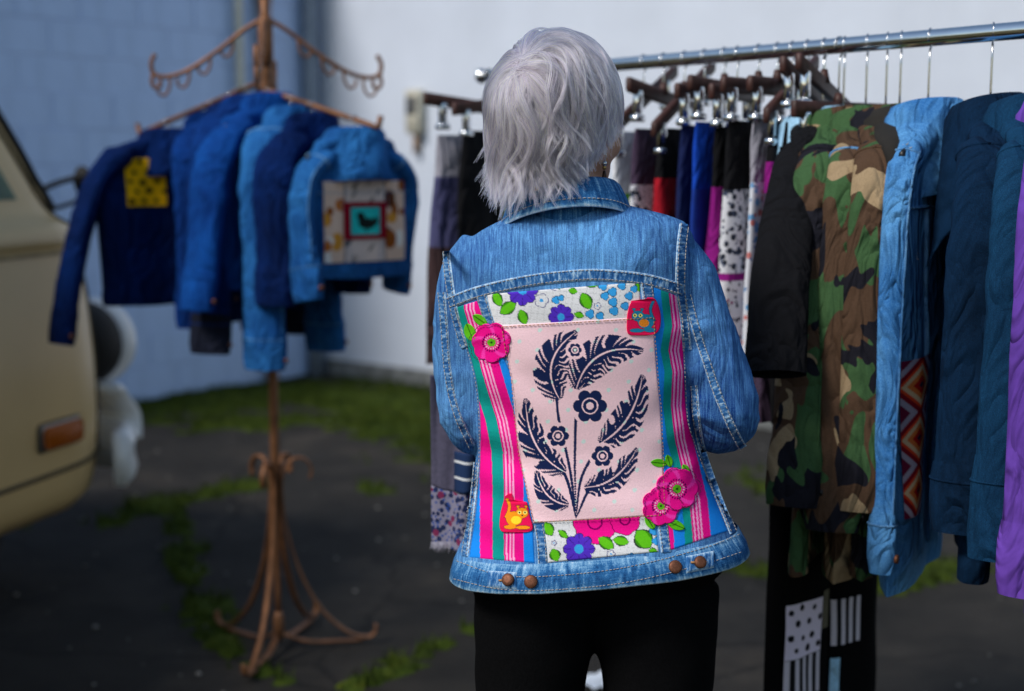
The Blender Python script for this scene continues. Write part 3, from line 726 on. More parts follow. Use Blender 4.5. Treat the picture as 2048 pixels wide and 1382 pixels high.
o, bv, rows = on_stand(.335, -.24, M['plastic_black'], .15, hlabel='black hanger inside the small jacket with the bird patch', label='small mid blue denim jacket with a bird and animal patchwork back', mat=dk['d4'], L=.38, sh=.150, chest=.180, hem=.165, seed=8, sl=.34, arm=.040, cuff=.036, thick=.04, spread=(.02, .0), fwd=(-.05, .05), yoke=True, fold=.005)
for (x0, x1, z0, z1, fn, nm) in ((-.060, .060, -.115, -.185, pale(3), 'pale_patch'), (-.125, -.064, -.12, -.335, animals(5), 'animal_patch'), (.064, .135, -.12, -.335, animals(9), 'animal_patch'),
                                 (-.068, .066, -.175, -.275, bird, 'bird_patch'), (-.060, .060, -.268, -.335, pale(8), 'pale_patch')):
    rect_patch(o, nm, bv, x0, x1, z0, z1, -1, M['vc'], fn, off=.006 if nm != 'bird_patch' else .009, nx=60, nzv=60)
rect_patch(o, 'label_patch', bv, -.022, .022, -.045, -.085, -1, dk['d1'], off=.004, nx=6, nzv=6)

# ------------------------------------------------------------------ clothes rail
RH = 1.65
RA = unz(2048, 60, RH); RB = unz(965, 152, RH)
rd = (RB - RA); RLEN = np.linalg.norm(rd[:2]); rd = rd / RLEN
RNEAR = RA - rd * .35
RAIL = empty('clothes_rail', (*(RNEAR[:2]), 0), 'chrome clothes rail packed with patchwork clothes', 'clothes rail', rz=math.atan2(rd[1], rd[0]))
TL = RLEN + .35
mk('rod', *tube([(t, 0, RH) for t in np.linspace(0, TL, 24)], .0145, 20), M['chrome'], RAIL)
mk('end_cap', *sphere((TL + .004, 0, RH), (.012, .019, .019), 10, 14), M['chrome'], RAIL)
for t in (.02, TL - .09):
    up = mk('upright', *tube([(t, 0, z) for z in np.linspace(.06, RH - .014, 10)], .013, 16), M['chrome'], RAIL)
    mk('sleeve_joint', *tube([(t, 0, z) for z in (.95, .955, 1.045, 1.05)], [.014, .018, .018, .014], 16), M['steel'], up)
    mk('foot', *tube([(t, y, .045) for y in np.linspace(-.24, .24, 8)], .014, 14), M['chrome'], RAIL)
    for y in (-.22, .22):
        mk('castor', *tube([(t - .012, y, .025), (t + .012, y, .025)], .024, 16), M['plastic_black'], RAIL)
mk('base_rod', *tube([(t, 0, .062) for t in np.linspace(.02, TL - .09, 8)], .012, 14), M['chrome'], RAIL)
def rail_pt(px):
    """the point of the rod seen at this column"""
    d = ray(px, 100); n = np.array((-rd[1], rd[0])); t = np.dot(RA[:2], n) / np.dot(d[:2], n)
    return np.array((d[0] * t, d[1] * t, RH))
hz = RH
def rail_hanger(px, yaw, label, mat, half, kind='plastic', rise=.085, tilt=0., drop=.055, group='hangers on the clothes rail'):
    p = rail_pt(px); hanger((p[0], p[1], hz), yaw, label, mat, half, drop, group, kind, tilt, .0165, rise); return p
def pat(name, base, spots, scale, thr, rough=.85, stretch=(1, 1, 1)):
    """cotton print: coloured blotches on a ground colour"""
    m, nt, b = newmat(name, rough, .15); c = base
    for k, (sc_, t_, colr_) in enumerate(spots):
        tc = nt.nodes.new('ShaderNodeTexCoord'); mp = nt.nodes.new('ShaderNodeMapping'); mp.inputs['Scale'].default_value = tuple(scale * sc_ * q for q in stretch); mp.inputs['Location'].default_value = (k * 3.7, k * 1.9, k * 5.1)
        nt.links.new(tc.outputs['Object'], mp.inputs[0]); n = nd(nt, 'TexVoronoi'); n.inputs['Scale'].default_value = 1; nt.links.new(mp.outputs[0], n.inputs['Vector'])
        c = mixc(nt, mathn(nt, 'LESS_THAN', n.outputs['Distance'], t_), c, colr_)
    nt.links.new(c, b.inputs[0]) if not isinstance(c, tuple) else None
    return m
def stripes(name, a, c_, freq, axis=0, duty=.5):
    m, nt, b = newmat(name, .85, .15); tc = nt.nodes.new('ShaderNodeTexCoord'); sp = nt.nodes.new('ShaderNodeSeparateXYZ'); nt.links.new(tc.outputs['Object'], sp.inputs[0])
    f = mathn(nt, 'FRACT', mathn(nt, 'MULTIPLY', sp.outputs[axis], freq)); nt.links.new(mixc(nt, mathn(nt, 'LESS_THAN', f, duty), a, c_), b.inputs[0]); return m
jer = {k: plain(k + ' jersey', c, .9, .15, var=.2, scale=200, wr_=.7) for k, c in dict(black=(.0045, .0045, .006), plum=(.055, .035, .065), red=(.34, .008, .018), blue=(.006, .055, .42), navy=(.008, .015, .07),
       magenta=(.22, .008, .17), grey=(.30, .29, .34), slate=(.07, .07, .16), green=(.10, .42, .03), ltblue=(.30, .52, .72), white=(.70, .70, .74), brown=(.05, .028, .03)).items()}
bw1 = pat('black and white print', (.62, .62, .66), [(1, .38, (.02, .025, .04)), (1.7, .30, (.06, .08, .14))], 60, .4)
bw2 = pat('white lace print', (.66, .64, .68), [(1, .34, (.03, .03, .05)), (.5, .22, (.25, .03, .12))], 80, .4)
flo = pat('white print with red and blue flowers', (.66, .68, .74), [(1, .36, (.14, .34, .60)), (.9, .34, (.56, .17, .16)), (1.2, .22, (.10, .20, .40))], 55, .4)
grn = pat('green and white leaf print', (.66, .70, .70), [(.6, .48, (.12, .42, .04)), (1, .25, (.16, .30, .55))], 45, .4)
skirts = [  # hook column, yaw in degrees, half width, length, label, bands, clip height, wood tilt
    (1000, 52, .125, .72, 'long black skirt at the end of the rail, beside the head of the person', [(0, .35, jer['black'], 'waist_panel'), (.35, 1, jer['black'], 'lower_panel')], .10, .10),
    (978, 40, .140, .70, 'dark brown and slate blue skirt at the far end of the rail', [(0, .16, jer['grey'], 'waist_panel'), (.16, .40, jer['slate'], 'middle_panel'), (.40, 1, jer['brown'], 'lower_panel')], .11, -.1),
    (1288, 55, .10, .66, 'white skirt with a green leaf print lower panel', [(0, .20, jer['white'], 'waist_panel'), (.20, .50, grn, 'print_panel'), (.50, 1, jer['navy'], 'hem_panel')], .11, .5),
    (1328, 54, .10, .70, 'plum skirt with black and white print below', [(0, .17, jer['plum'], 'waist_panel'), (.17, 1, bw1, 'print_panel')], .105, -.15),
    (1370, 55, .09, .70, 'black skirt with a red lower panel', [(0, .15, jer['black'], 'waist_panel'), (.15, 1, jer['red'], 'lower_panel')], .105, .55),
    (1410, 56, .085, .95, 'long dark navy skirt beside the bright blue one', [(0, .3, jer['navy'], 'waist_panel'), (.3, 1, jer['navy'], 'lower_panel')], .10, 0.),
    (1450, 54, .10, 1.0, 'bright blue skirt with a darker blue lower panel', [(0, .13, jer['blue'], 'waist_panel'), (.13, 1, plain('royal blue jersey', (.005, .035, .27), .9), 'lower_panel')], .095, -.05),
    (1476, 57, .085, 1.0, 'narrow magenta skirt with black waist', [(0, .12, jer['black'], 'waist_panel'), (.12, 1, jer['magenta'], 'lower_panel')], .105, .0),
    (1518, 53, .10, .98, 'black skirt with white lace print and a berry stripe', [(0, .14, jer['black'], 'waist_panel'), (.14, .30, bw1, 'print_panel'), (.30, .32, jer['magenta'], 'stripe'), (.32, 1, bw2, 'lace_panel')], .095, .0),
    (1556, 55, .085, 1.0, 'pale grey skirt printed with red and blue flowers', [(0, .12, jer['grey'], 'waist_panel'), (.12, 1, flo, 'print_panel')], .095, .0),
    (1586, 57, .085, 1.0, 'black skirt with magenta inset', [(0, .08, jer['black'], 'waist_panel'), (.08, .14, jer['magenta'], 'inset'), (.14, 1, jer['plum'], 'lower_panel')], .10, .45),
    (1616, 57, .085, 1.0, 'plain black skirt hung beside the blue-topped one', [(0, .3, jer['black'], 'waist_panel'), (.3, 1, jer['black'], 'lower_panel')], .10, -.3),
    (1650, 57, .09, .9, 'blue skirt with a dark lower panel', [(0, .2, jer['blue'], 'waist_panel'), (.2, 1, jer['navy'], 'lower_panel')], .10, -.3)]
for k, (px_, yw, hwid, ln, lab, bands_, rise, tilt) in enumerate(skirts):
    rise -= .04; hwid *= 1.15; kf_ = ln / min(ln, .56); ln = min(ln, .56); bands_ = [(min(.98, u0 * kf_), min(1, u1 * kf_) if u1 < 1 else 1, m_, n_) for u0, u1, m_, n_ in bands_]; yw = R(yw); p = rail_hanger(px_, yw, 'dark wooden clip hanger holding the ' + lab.split(' at the ')[0].split(' beside')[0].split(' hung ')[0], M['wood'], hwid * 1.25, 'wood', rise, tilt)
    cloth_panel((p[0], p[1], hz - rise - .078), yw, lab, bands_, hwid, ln, 'skirts clipped on the rail', k + 11)
gr = 'coats and jackets on the rail'
def rail_jacket(px_, target, hlabel, rise=.145, dz=.012, hm=None, half=.17, **k):
    """target = column at which the near shoulder shows; the hanger is turned until it does"""
    p = rail_pt(px_); o_ = k.get('sh', .205) + .055; best = None
    for a in np.linspace(R(25), R(100), 300):
        q = p[0] - o_ * math.cos(a), p[1] - o_ * math.sin(a); e = abs(CX + FPX * q[0] / q[1] - target)
        if best is None or e < best[0]: best = (e, a)
    a = best[1]
    rail_hanger(px_, a, hlabel, hm or M['plastic_black'], half, 'plastic', rise)
    for kk, vv in dict(sfold=.10, thick=.026, arm=.046, cuff=.040).items(): k.setdefault(kk, vv)
    return jacket((p[0], p[1], hz - rise + dz), a, group=gr, **k)
# black wide-sleeved top with a light blue collar
rail_jacket(1648, 1572, 'black hanger inside the black wide-sleeved top', label='black wide-sleeved top with a light blue collar', mat=jer['black'], L=.50, sl=.33, chest=.16, hem=.15, spread=(.18, .03), arm=.027, cuff=.037, cuff_h=0, band_h=0, seams=False, buttons=False, name='wide_sleeved_top', cat='top', collarmat=jer['ltblue'], seed=21, fwd=(-.02, 0))
cm = [camo('woodland camouflage', 0.), camo('woodland camouflage faded', 4.4), camo('woodland camouflage brown', 9.1)]
kw = dict(cat='jacket', name='camouflage_jacket', btn=M['plastic_black'], seams=False, arm=.024, cuff=.030, thick=.022)
o, bv, rows = rail_jacket(1690, 1612, 'black hanger inside the camouflage jacket with the square pocket', label='camouflage jacket with a square lower pocket and wide left sleeve', mat=cm[0], L=.78, sl=.56, spread=(.10, .03), hem=.29, chest=.24, seed=22, fold=.016, **kw)
rect_patch(o, 'pocket', bv, -.20, -.04, -.45, -.62, -1, cm[1], off=.006, nx=10, nzv=10)
rail_jacket(1735, 1682, 'black hanger inside the camouflage jacket with pale tan blotches', label='camouflage jacket with pale tan blotches, between two others', mat=cm[1], L=.80, sl=.60, spread=(.05, .03), seed=23, fold=.016, **kw)
rail_jacket(1775, 1738, 'black hanger inside the brown camouflage jacket beside the frayed vest', label='brown camouflage jacket beside the frayed vest', mat=cm[2], L=.78, sl=.56, spread=(.03, .03), seed=24, fold=.016, **kw)
o, bv, rows = rail_jacket(1803, 1772, 'black hanger inside the frayed dark vest', label='dark sleeveless vest with a frayed pale armhole edge', mat=plain('dark olive twill', (.016, .014, .012), .9, var=.3, scale=20), L=.62, sleeves=False, name='frayed_vest', cat='vest', seams=False, buttons=False, seed=25, band_h=0)
fr = smooth_path([(-.19, -.05), (-.215, -.11), (-.19, -.19), (-.16, -.32), (-.15, -.45), (-.15, -.56)], 60); mbf = MB()
P = patch_on(bv, fr[None, :, 0] * .92, fr[None, :, 1], -1, .004)[0]; mbf.add(*tube(P, .006, 6))
for q in P[::1]:
    for _ in range(5):
        e = q + np.array((random.uniform(-.02, .008), random.uniform(-.014, -.002), random.uniform(-.010, .006))); mbf.add(*tube([q, (q + e) / 2 + (0, -.002, 0), e], [.0012, .0010, .0004], 4))
mbf.build('frayed_edge', plain('frayed pale threads', (.36, .34, .31), .9), o)
# light denim jacket with woven ikat inset
def ikat(u, v):
    v = v * 3.0; U = np.abs(u - .5) * 2; Vv = np.abs((v % 1) - .5) * 2
    d = np.floor((U * .8 + Vv) * 14) / 14
    pal = [(.0, (.02, .02, .05)), (.14, srgb(190, 30, 30)), (.34, srgb(238, 120, 60)), (.56, srgb(236, 190, 150)), (.72, srgb(226, 70, 40)), (.90, srgb(140, 20, 40)), (1.14, srgb(170, 160, 180)), (1.4, srgb(110, 24, 60))]
    out = np.zeros(u.shape + (3,))
    for t, c in pal: out[d >= t] = np.minimum(1, np.array(c) * 1.35)
    return out
LDN = denim('light blue washed denim', srgb(20, 84, 150), srgb(104, 166, 218), .8, .45); DD = denim('indigo blue denim', srgb(3, 16, 32), srgb(14, 46, 78), .5, .4); DD2 = denim('teal indigo blue denim', srgb(5, 27, 50), srgb(24, 70, 106), .5, .4)
o, bv, rows = rail_jacket(1860, 1776, 'black hanger inside the light denim jacket with the woven inset', label='light blue denim jacket with an orange diamond-woven inset', mat=LDN, L=.80, sl=.66, sh=.18, chest=.19, hem=.17, spread=(.02, .02), arm=.0185, cuff=.012, seed=26, colr=.045, fold=.008)
gx_, gz_ = np.meshgrid(np.linspace(0, 1, 60), np.linspace(0, 1, 150)); 
xx = lerp(-.182 + gz_ * .03, -.045 - gz_ * .045, gx_); zz = -.40 - gz_ * .27
P = patch_on(bv, xx, zz, -1, .006); mk('woven_inset', P.reshape(-1, 3), gridF(150, 60), M['vc'], o, cols=ikat(gx_, gz_))
# two dark denim jackets and the purple one
o, bv, rows = rail_jacket(1985, 1975, 'black hanger inside the indigo jacket with the yellow tag', label='indigo denim jacket with small yellow and red tags', mat=DD, L=.74, sl=.56, spread=(.0, .02), seed=27, colr=.05, arm=.032, cuff=.045, hem=.19, chest=.20, sh=.185)
for z0, z1, c in ((-.115, -.14, (.40, .012, .012)), (-.155, -.20, srgb(226, 180, 16))):
    rect_patch(o, 'tag', bv, -.165, -.145, z0, z1, -1, plain('tag cotton', c, .8), off=.006, nx=4, nzv=6)
rail_jacket(2060, 2052, 'black hanger inside the jacket with the deep turned-up cuffs', label='teal indigo denim jacket with deep stitched cuffs', mat=DD2, L=.66, sl=.58, spread=(.03, .02), seed=28, colr=.05, arm=.027, cuff=.044, cuff_h=.085, hem=.22, chest=.21, sh=.185)
PUR = plain('purple cotton twill', (.115, .045, .33), .85, .15, var=.3, scale=14, bmp=.1, wr_=.8)
rail_jacket(2125, 2100, 'black hanger inside the purple jacket', label='purple cotton jacket with a buttoned cuff at the near end of the rail', mat=PUR, L=.74, sl=.62, spread=(.02, .02), seed=29, colr=.05, arm=.03, cuff=.034, btn=M['brass'], seams=False, name='purple_jacket', hem=.25)
# black patchwork trousers reaching below the camouflage jackets
p = rail_hanger(1680, R(40), 'dark wooden clip hanger holding the black patchwork trousers', M['wood'], .13, 'wood', .105)
TR = empty('patchwork_trousers', (p[0], p[1], hz - .183), 'long black patchwork trousers with dotted and striped patches', 'trousers', 'skirts clipped on the rail', R(40))
for s in (-1, 1):
    rows = body_surface(1.16, [(0, .085), (.3, .075), (1, .085)], [(0, .008), (.1, .022), (1, .03)], .006, 31 + s, 44, 36); rows[..., 0] += s * .078
    V, F = loft(rows, False); lg = mk('leg', V, F, M['black'], TR); bv = bvh_of(V, F)
    if s < 0:
        rect_patch(lg, 'dotted_patch', bv, -.145, -.045, -.835, -.94, -1, M['vc'], dots(12, srgb(214, 204, 226), (.01, .01, .015), .9, .065, 6), off=.006, nx=60, nzv=60)
        rect_patch(lg, 'striped_patch', bv, -.145, -.045, -.941, -1.02, -1, M['vc'], lambda u, v: np.where(((u * 4.5) % 1 < .5)[..., None], np.array(srgb(196, 190, 204)), np.array((.01, .01, .012))), off=.006, nx=60, nzv=12)
        rect_patch(lg, 'ribbed_strip', bv, -.043, -.022, -.825, -.90, -1, plain('ribbed olive trim', (.10, .09, .06), .9), off=.006, nx=4, nzv=8)
    else:
        rect_patch(lg, 'striped_patch', bv, .0, .07, -.855, -.945, -1, M['vc'], lambda u, v: np.where(((u * 3.5) % 1 < .5)[..., None], np.array(srgb(196, 190, 204)), np.array((.01, .01, .012))), off=.006, nx=50, nzv=12)
        rect_patch(lg, 'blue_strip', bv, .0, .018, -.97, -1.09, -1, jer['ltblue'], off=.006, nx=4, nzv=10)
mk('waistband', *loft(body_surface(.05, [(0, .16), (1, .163)], [(0, .008), (1, .012)], .0, 3, 5, 36), False), M['black'], TR)

# ------------------------------------------------------------------ person
WY = 2.10
base = unp(1190, 1100, WY); PERSON_LOC = (float(base[0]), WY, 0.)
def P3(px, py, Y): return unp(px, py, Y)
TORSO = [  # row, left, right column at the side planes; back depth, front depth
    (418, 1030, 1250, .050, .055), (432, 1000, 1290, .066, .070), (446, 965, 1330, .080, .080), (464, 930, 1368, .090, .090), (490, 900, 1386, .100, .100), (530, 893, 1388, .110, .110), (600, 905, 1378, .117, .120),
    (700, 930, 1374, .117, .125), (800, 948, 1376, .108, .125), (880, 952, 1386, .102, .12), (950, 948, 1405, .104, .12), (1020, 938, 1436, .112, .125), (1060, 926, 1462, .120, .13), (1085, 916, 1478, .125, .135), (1110, 909, 1486, .130, .14)]
TT = np.array(TORSO, float)
def torso_loop(row, grow=0., na=96, nexp=2.5):
    xl, xr, bb, bf = [np.interp(row, TT[:, 0], TT[:, k]) for k in (1, 2, 3, 4)]
    tl = interp([(400, 6), (470, 22), (600, 6), (800, 8), (1000, 22), (1110, 26)], row)      # the right side sits higher
    L, R_ = P3(xl, row + tl, WY), P3(xr, row - tl, WY)
    c = (L + R_) / 2; hx = (R_ - L) / 2; a = np.linspace(0, 2 * math.pi, na, endpoint=False); ca, sa = np.cos(a), np.sin(a)
    s1 = 1 + grow / np.linalg.norm(hx)
    x = np.sign(ca) * np.abs(ca) ** (2 / nexp); y = np.sign(sa) * np.abs(sa) ** (2 / nexp)
    dep = np.where(sa < 0, bb + grow, bf + grow)
    return c + x[:, None] * hx * s1 + np.stack([np.zeros(na), y * dep, np.zeros(na)], -1)
ROWS = np.concatenate([np.linspace(418, 490, 12), np.linspace(500, 1104, 60)])
armL = [P3(985, 500, 2.11), P3(950, 570, 2.11), P3(938, 690, 2.115), P3(938, 785, 2.11), P3(944, 842, 2.12), P3(968, 845, 2.20), P3(985, 800, 2.28), P3(992, 760, 2.33)]
armR = [P3(1300, 485, 2.10), P3(1352, 560, 2.10), P3(1394, 670, 2.09), P3(1432, 770, 2.08), P3(1449, 832, 2.085), P3(1425, 845, 2.17), P3(1385, 800, 2.27), P3(1350, 765, 2.33)]
RL = [.050, .057, .054, .051, .047, .045, .040, .036]; RR = [.050, .060, .056, .052, .049, .046, .040, .036]
def limb(mb, pts, rad, n=40, na=20, grow=0.):
    t = np.linspace(0, len(pts) - 1, n); mb.add(*tube(smooth_path(pts, n), np.interp(t, range(len(rad)), rad) + grow, na))
# ---- body (one continuous surface, mostly under the clothes)
mb = MB(); G = -.017
mb.add(*loft(np.array([torso_loop(r, G, 40) for r in ROWS])))
limb(mb, armL, RL, grow=G * 1.3); limb(mb, armR, RR, grow=G * 1.3)
HC = P3(1120, 236, 2.11); HYAW = R(-38)          # head turned towards the rail
hx_ = np.array((math.cos(HYAW), math.sin(HYAW), 0)); hy_ = np.array((-math.sin(HYAW), math.cos(HYAW), 0)); hz_ = np.array((0, 0, 1.))
def H(x, y, z): return HC + hx_ * x + hy_ * y + hz_ * z          # head space: x her right, y towards the face
def ell(c, r):
    V, F = sphere((0, 0, 0), r, 16, 20); V = np.array(V); return H(*c) + V @ np.array([hx_, hy_, hz_]), F
for c, r in (((0, -.012, .012), (.074, .092, .100)), ((0, .022, -.03), (.066, .078, .085)), ((0, .05, -.072), (.046, .050, .044)), ((0, .078, -.095), (.022, .022, .018)),
             ((0, .101, -.028), (.011, .018, .012)), ((0, .098, -.012), (.008, .012, .024)), ((.072, -.004, -.022), (.008, .019, .031)), ((-.072, -.004, -.022), (.008, .019, .031)),
             ((.034, .070, -.04), (.024, .022, .022)), ((-.034, .070, -.04), (.024, .022, .022)), ((0, .094, -.062), (.022, .010, .006)), ((0, .090, -.073), (.020, .010, .007)), ((.030, .083, .014), (.022, .010, .006)), ((-.030, .083, .014), (.022, .010, .006))):
    mb.add(*ell(c, r))
mb.add(*tube(smooth_path([H(0, -.015, -.03), H(0, -.025, -.09), P3(1128, 400, 2.115), P3(1135, 450, 2.11)], 16), np.linspace(.056, .064, 16), 20))
# hips and legs down to the ground
gl_ = float(unp(1070, 1382, WY)[2])
kz = .50
def leg_pts(s):
    top = P3(1075 if s < 0 else 1312, 1165, 2.12); mid = P3(1060 if s < 0 else 1315, 1382, 2.12)
    return [top, mid, np.array((mid[0] + s * .0, 2.13, .46)), np.array((mid[0] + s * .005, 2.15, .26)), np.array((mid[0] + s * .01, 2.16, .09))]
LEGR = [.098, .086, .060, .054, .040]
for s in (-1, 1):
    limb(mb, leg_pts(s), LEGR, 40, 24, G * .6)
    an = leg_pts(s)[-1]; mb.add(*tube(smooth_path([an + (0, -.03, -.045), an + (0, .03, -.05), an + (s * .01, .12, -.065), an + (s * .012, .17, -.07)], 14), np.linspace(.034, .026, 14), 14))
# hands: palm, four fingers closing on the cloth, thumb
GARM_Y = 2.385
def hand(wrist, s):
    w0 = np.asarray(wrist); f = np.array((-s * .10, .95, .28)); f /= np.linalg.norm(f); side = np.array((s * .95, .10, 0)); side /= np.linalg.norm(side); up = np.cross(side, f) * s; up = up / np.linalg.norm(up); up = up if up[2] > 0 else -up
    pr = []
    for k, t in enumerate(np.linspace(0, 1, 8)):
        a = np.linspace(0, 2 * math.pi, 14, endpoint=False); wd = lerp(.026, .040, t); th = lerp(.020, .013, t); c = w0 + f * (t * .075)
        pr.append(c + np.outer(np.cos(a) * wd, side) + np.outer(np.sin(a) * th, up))
    mb.add(*loft(np.array(pr)))
    for k, (o_, ln) in enumerate(((-.028, .062), (-.010, .072), (.010, .068), (.028, .054))):
        b0 = w0 + f * .068 + side * o_
        mb.add(*tube(smooth_path([b0, b0 + f * ln * .45 + up * .004, b0 + f * ln * .62 - up * .018, b0 + f * ln * .40 - up * .034], 14), np.linspace(.0088, .0070, 14), 10))
    t0 = w0 + f * .022 - side * .022
    mb.add(*tube(smooth_path([t0, t0 - side * .020 + f * .022 - up * .006, t0 - side * .018 + f * .048 - up * .016, t0 - side * .004 + f * .066 - up * .022], 14), np.linspace(.0115, .008, 14), 10))
    return w0 + f * .098 - up * .022
gL = hand(armL[-1], -1); gR = hand(armR[-1], 1)
V, N, F = remesh(mb, .0055, 4)
PERSON = empty('person', PERSON_LOC, 'person seen from behind in a patchwork-backed denim jacket and black trousers, holding up a garment', 'person')
BODY = mk('body', V, F, M['skin'], PERSON, world=True)
eyew = plain('eye white', (.75, .73, .70), .3); iris = plain('iris', (.05, .08, .10), .2)
for s in (-1, 1):
    e = mk('eye', *ell((s * .030, .078, -.004), (.0125, .0115, .0125)), eyew, PERSON, world=True); mk('iris', *ell((s * .030, .0865, -.004), (.0055, .0035, .0055)), iris, e, world=True)
mk('lips', *ell((0, .1015, -.066), (.021, .006, .0075)), plain('lip colour', (.42, .12, .10), .45), PERSON, world=True)
# ---- trousers
mb = MB()
hl = []
for r in np.linspace(1060, 1215, 12):
    g_ = interp([(1095, -.004), (1160, -.004), (1235, -.030)], r)
    hl.append(torso_loop(min(r, 1110), -.022 - .05 * max(0, r - 1155) / 60, 48) + np.array((0, .012, -(max(r, 1110) - 1110) / 1354)))
mb.add(*loft(np.array(hl)))
for s in (-1, 1): limb(mb, leg_pts(s), LEGR, 50, 28, 0)
V, N, F = remesh(mb, .006, 16)
V = V + N * (.0025 * nz(V, 18.) + .0015 * nz(V, 55.) * (V[:, 2:3].ravel() < .62))[:, None]
V[:, 2] = np.maximum(V[:, 2], .075)
mk('trousers', V, F, M['black'], PERSON, world=True)
for s in (-1, 1):
    an = leg_pts(s)[-1]; rows = []
    for t in np.linspace(0, 1, 16):
        a = np.linspace(0, 2 * math.pi, 18, endpoint=False); wd = .040 + .008 * math.sin(t * 3.0); hh_ = lerp(.062, .030, t ** .7); y = an[1] - .06 + t * .255
        e_ = 1 - .65 * max(0, (t - .85) / .15) ** 2 - .5 * max(0, (.1 - t) / .1)
        rows.append(np.stack([an[0] + s * t * .012 + np.cos(a) * wd * e_, np.full(18, y), hh_ * e_ + np.sin(a) * hh_ * e_], -1))
    sh_ = mk('shoe', *loft(np.array(rows)), M['black'], PERSON, world=True)
# ---- jacket
JK_MAT = M['denim_main']
mb = MB(); mb.add(*loft(np.array([torso_loop(r) for r in ROWS])))
limb(mb, armL, RL); limb(mb, armR, RR)
V, N, F = remesh(mb, .0045, 7)
def creases(V):
    d = np.zeros(len(V))
    pxy = V - CAMP; dep = pxy @ FW; ix = CX + FPX * pxy[:, 0] / dep; iy = CY - FPX * (pxy @ UP) / dep
    a = nz(V, 6.); b_ = nz(V * np.array((1, 1, 1.6)), 11., 5.)
    d += .0028 * a + .0016 * b_
    # folds of the sleeves: slanting ridges, strongest at the elbows
    def ridge(ang, stretch, sc_, off_):
        c_, s_ = math.cos(ang), math.sin(ang); U = np.stack([V[:, 0] * c_ + V[:, 2] * s_, V[:, 1], (-V[:, 0] * s_ + V[:, 2] * c_) * stretch], -1)
        return 1 - 2.2 * np.abs(nz(U, sc_, off_))
    for cx_, cy_, sg, ang, am in ((925, 840, 50, .5, .0040), (1455, 815, 65, -.5, .0048), (915, 700, 70, .25, .0022), (1425, 680, 60, -.4, .0026), (905, 570, 45, .9, .0020), (1400, 560, 50, -.9, .0024)):
        wgt = np.exp(-((ix - cx_) ** 2 + (iy - cy_) ** 2) / (2 * sg * sg)); k_ = wgt > .03
        d += wgt * am * ridge(ang, 2.6, 13., cx_ * .01)
    # drag lines from the underarms to the waist
    for cx_, cy_, sx, sy, k in ((1000, 860, 55, 150, 1), (1365, 800, 40, 150, -1), (1180, 1070, 160, 45, .4)):
        wgt = np.exp(-((ix - cx_) / sx) ** 2 / 2 - ((iy - cy_) / sy) ** 2 / 2); ph = nz(V, 5., 9.) * 3
        d += wgt * .0034 * np.sin(V[:, 2] * 85 + k * V[:, 0] * 30 + ph)
    # pulls across the yoke
    wgt = np.exp(-((ix - 1180) / 170) ** 2 / 2 - ((iy - 500) / 40) ** 2 / 2); d += wgt * .0022 * np.sin(V[:, 2] * 95 + V[:, 0] * 18 + nz(V, 7., 2.) * 3)
    return d
V = V + N * creases(V)[:, None]
JK = mk('denim_jacket', V, F, JK_MAT, PERSON, world=True)
JB = bvh_of(V, F)
cv = Vector(CAMP)
def cast(px, py, off=0.):
    """points of the jacket seen at those columns/rows, lifted off the cloth"""
    sh_ = np.shape(px); px = np.ravel(px); py = np.ravel(py); D = ray(px, py); out = np.empty((len(px), 3)); nn = np.empty((len(px), 3)); lastd = 2.0
    for k in range(len(px)):
        d = Vector(D[k]).normalized(); h = JB.ray_cast(cv, d)
        if h[0] is None: h = (cv + d * lastd, -d, 0, lastd)
        lastd = h[3]; n_ = h[1] if h[1].dot(d) < 0 else -h[1]
        out[k] = np.array(h[0]) + np.array(n_) * off; nn[k] = n_
    return out.reshape(*sh_, 3), nn.reshape(*sh_, 3)
def panel(name, left, right, fn, off, parent, step=1.6, mat=None, edge=True, coarse=7.):
    """cloth piece between a left and a right edge (columns/rows of its outline), laid on the jacket"""
    Lp, Rp = smooth_path(left, 60), smooth_path(right, 60)
    wpx = np.max(np.linalg.norm(Rp - Lp, axis=1)); hpx = np.sum(np.linalg.norm(np.diff(Lp, axis=0), axis=1))
    def gridp(nr, nc):
        t = np.linspace(0, 59, nr); l = np.stack([np.interp(t, range(60), Lp[:, k]) for k in (0, 1)], -1); r = np.stack([np.interp(t, range(60), Rp[:, k]) for k in (0, 1)], -1)
        s = np.linspace(0, 1, nc)[None, :, None]; return l[:, None] * (1 - s) + r[:, None] * s
    cr, cc = max(4, int(hpx / coarse)), max(4, int(wpx / coarse)); Gc = gridp(cr, cc); Pc, _ = cast(Gc[..., 0], Gc[..., 1]); Yc = Pc[..., 1]
    nr, nc = max(6, int(hpx / step)), max(6, int(wpx / step)); Gf = gridp(nr, nc)
    fi, fj = np.linspace(0, cr - 1, nr), np.linspace(0, cc - 1, nc); tmp = np.stack([np.interp(fj, range(cc), row) for row in Yc]); Yf = np.stack([np.interp(fi, range(cr), tmp[:, k]) for k in range(nc)], -1)
    ed = np.minimum.outer(np.minimum(np.arange(nr), nr - 1 - np.arange(nr)), np.full(nc, 99)); ed = np.minimum(ed, np.minimum(np.arange(nc), nc - 1 - np.arange(nc))[None])
    o_ = off * np.where(ed == 0, -.2, np.where(ed == 1, .75, 1.))
    P = unp(Gf[..., 0], Gf[..., 1], Yf - o_)
    return mk(name, P.reshape(-1, 3), gridF(nr, nc), mat or M['vc'], parent, cols=fn(Gf[..., 0], Gf[..., 1]), world=True)
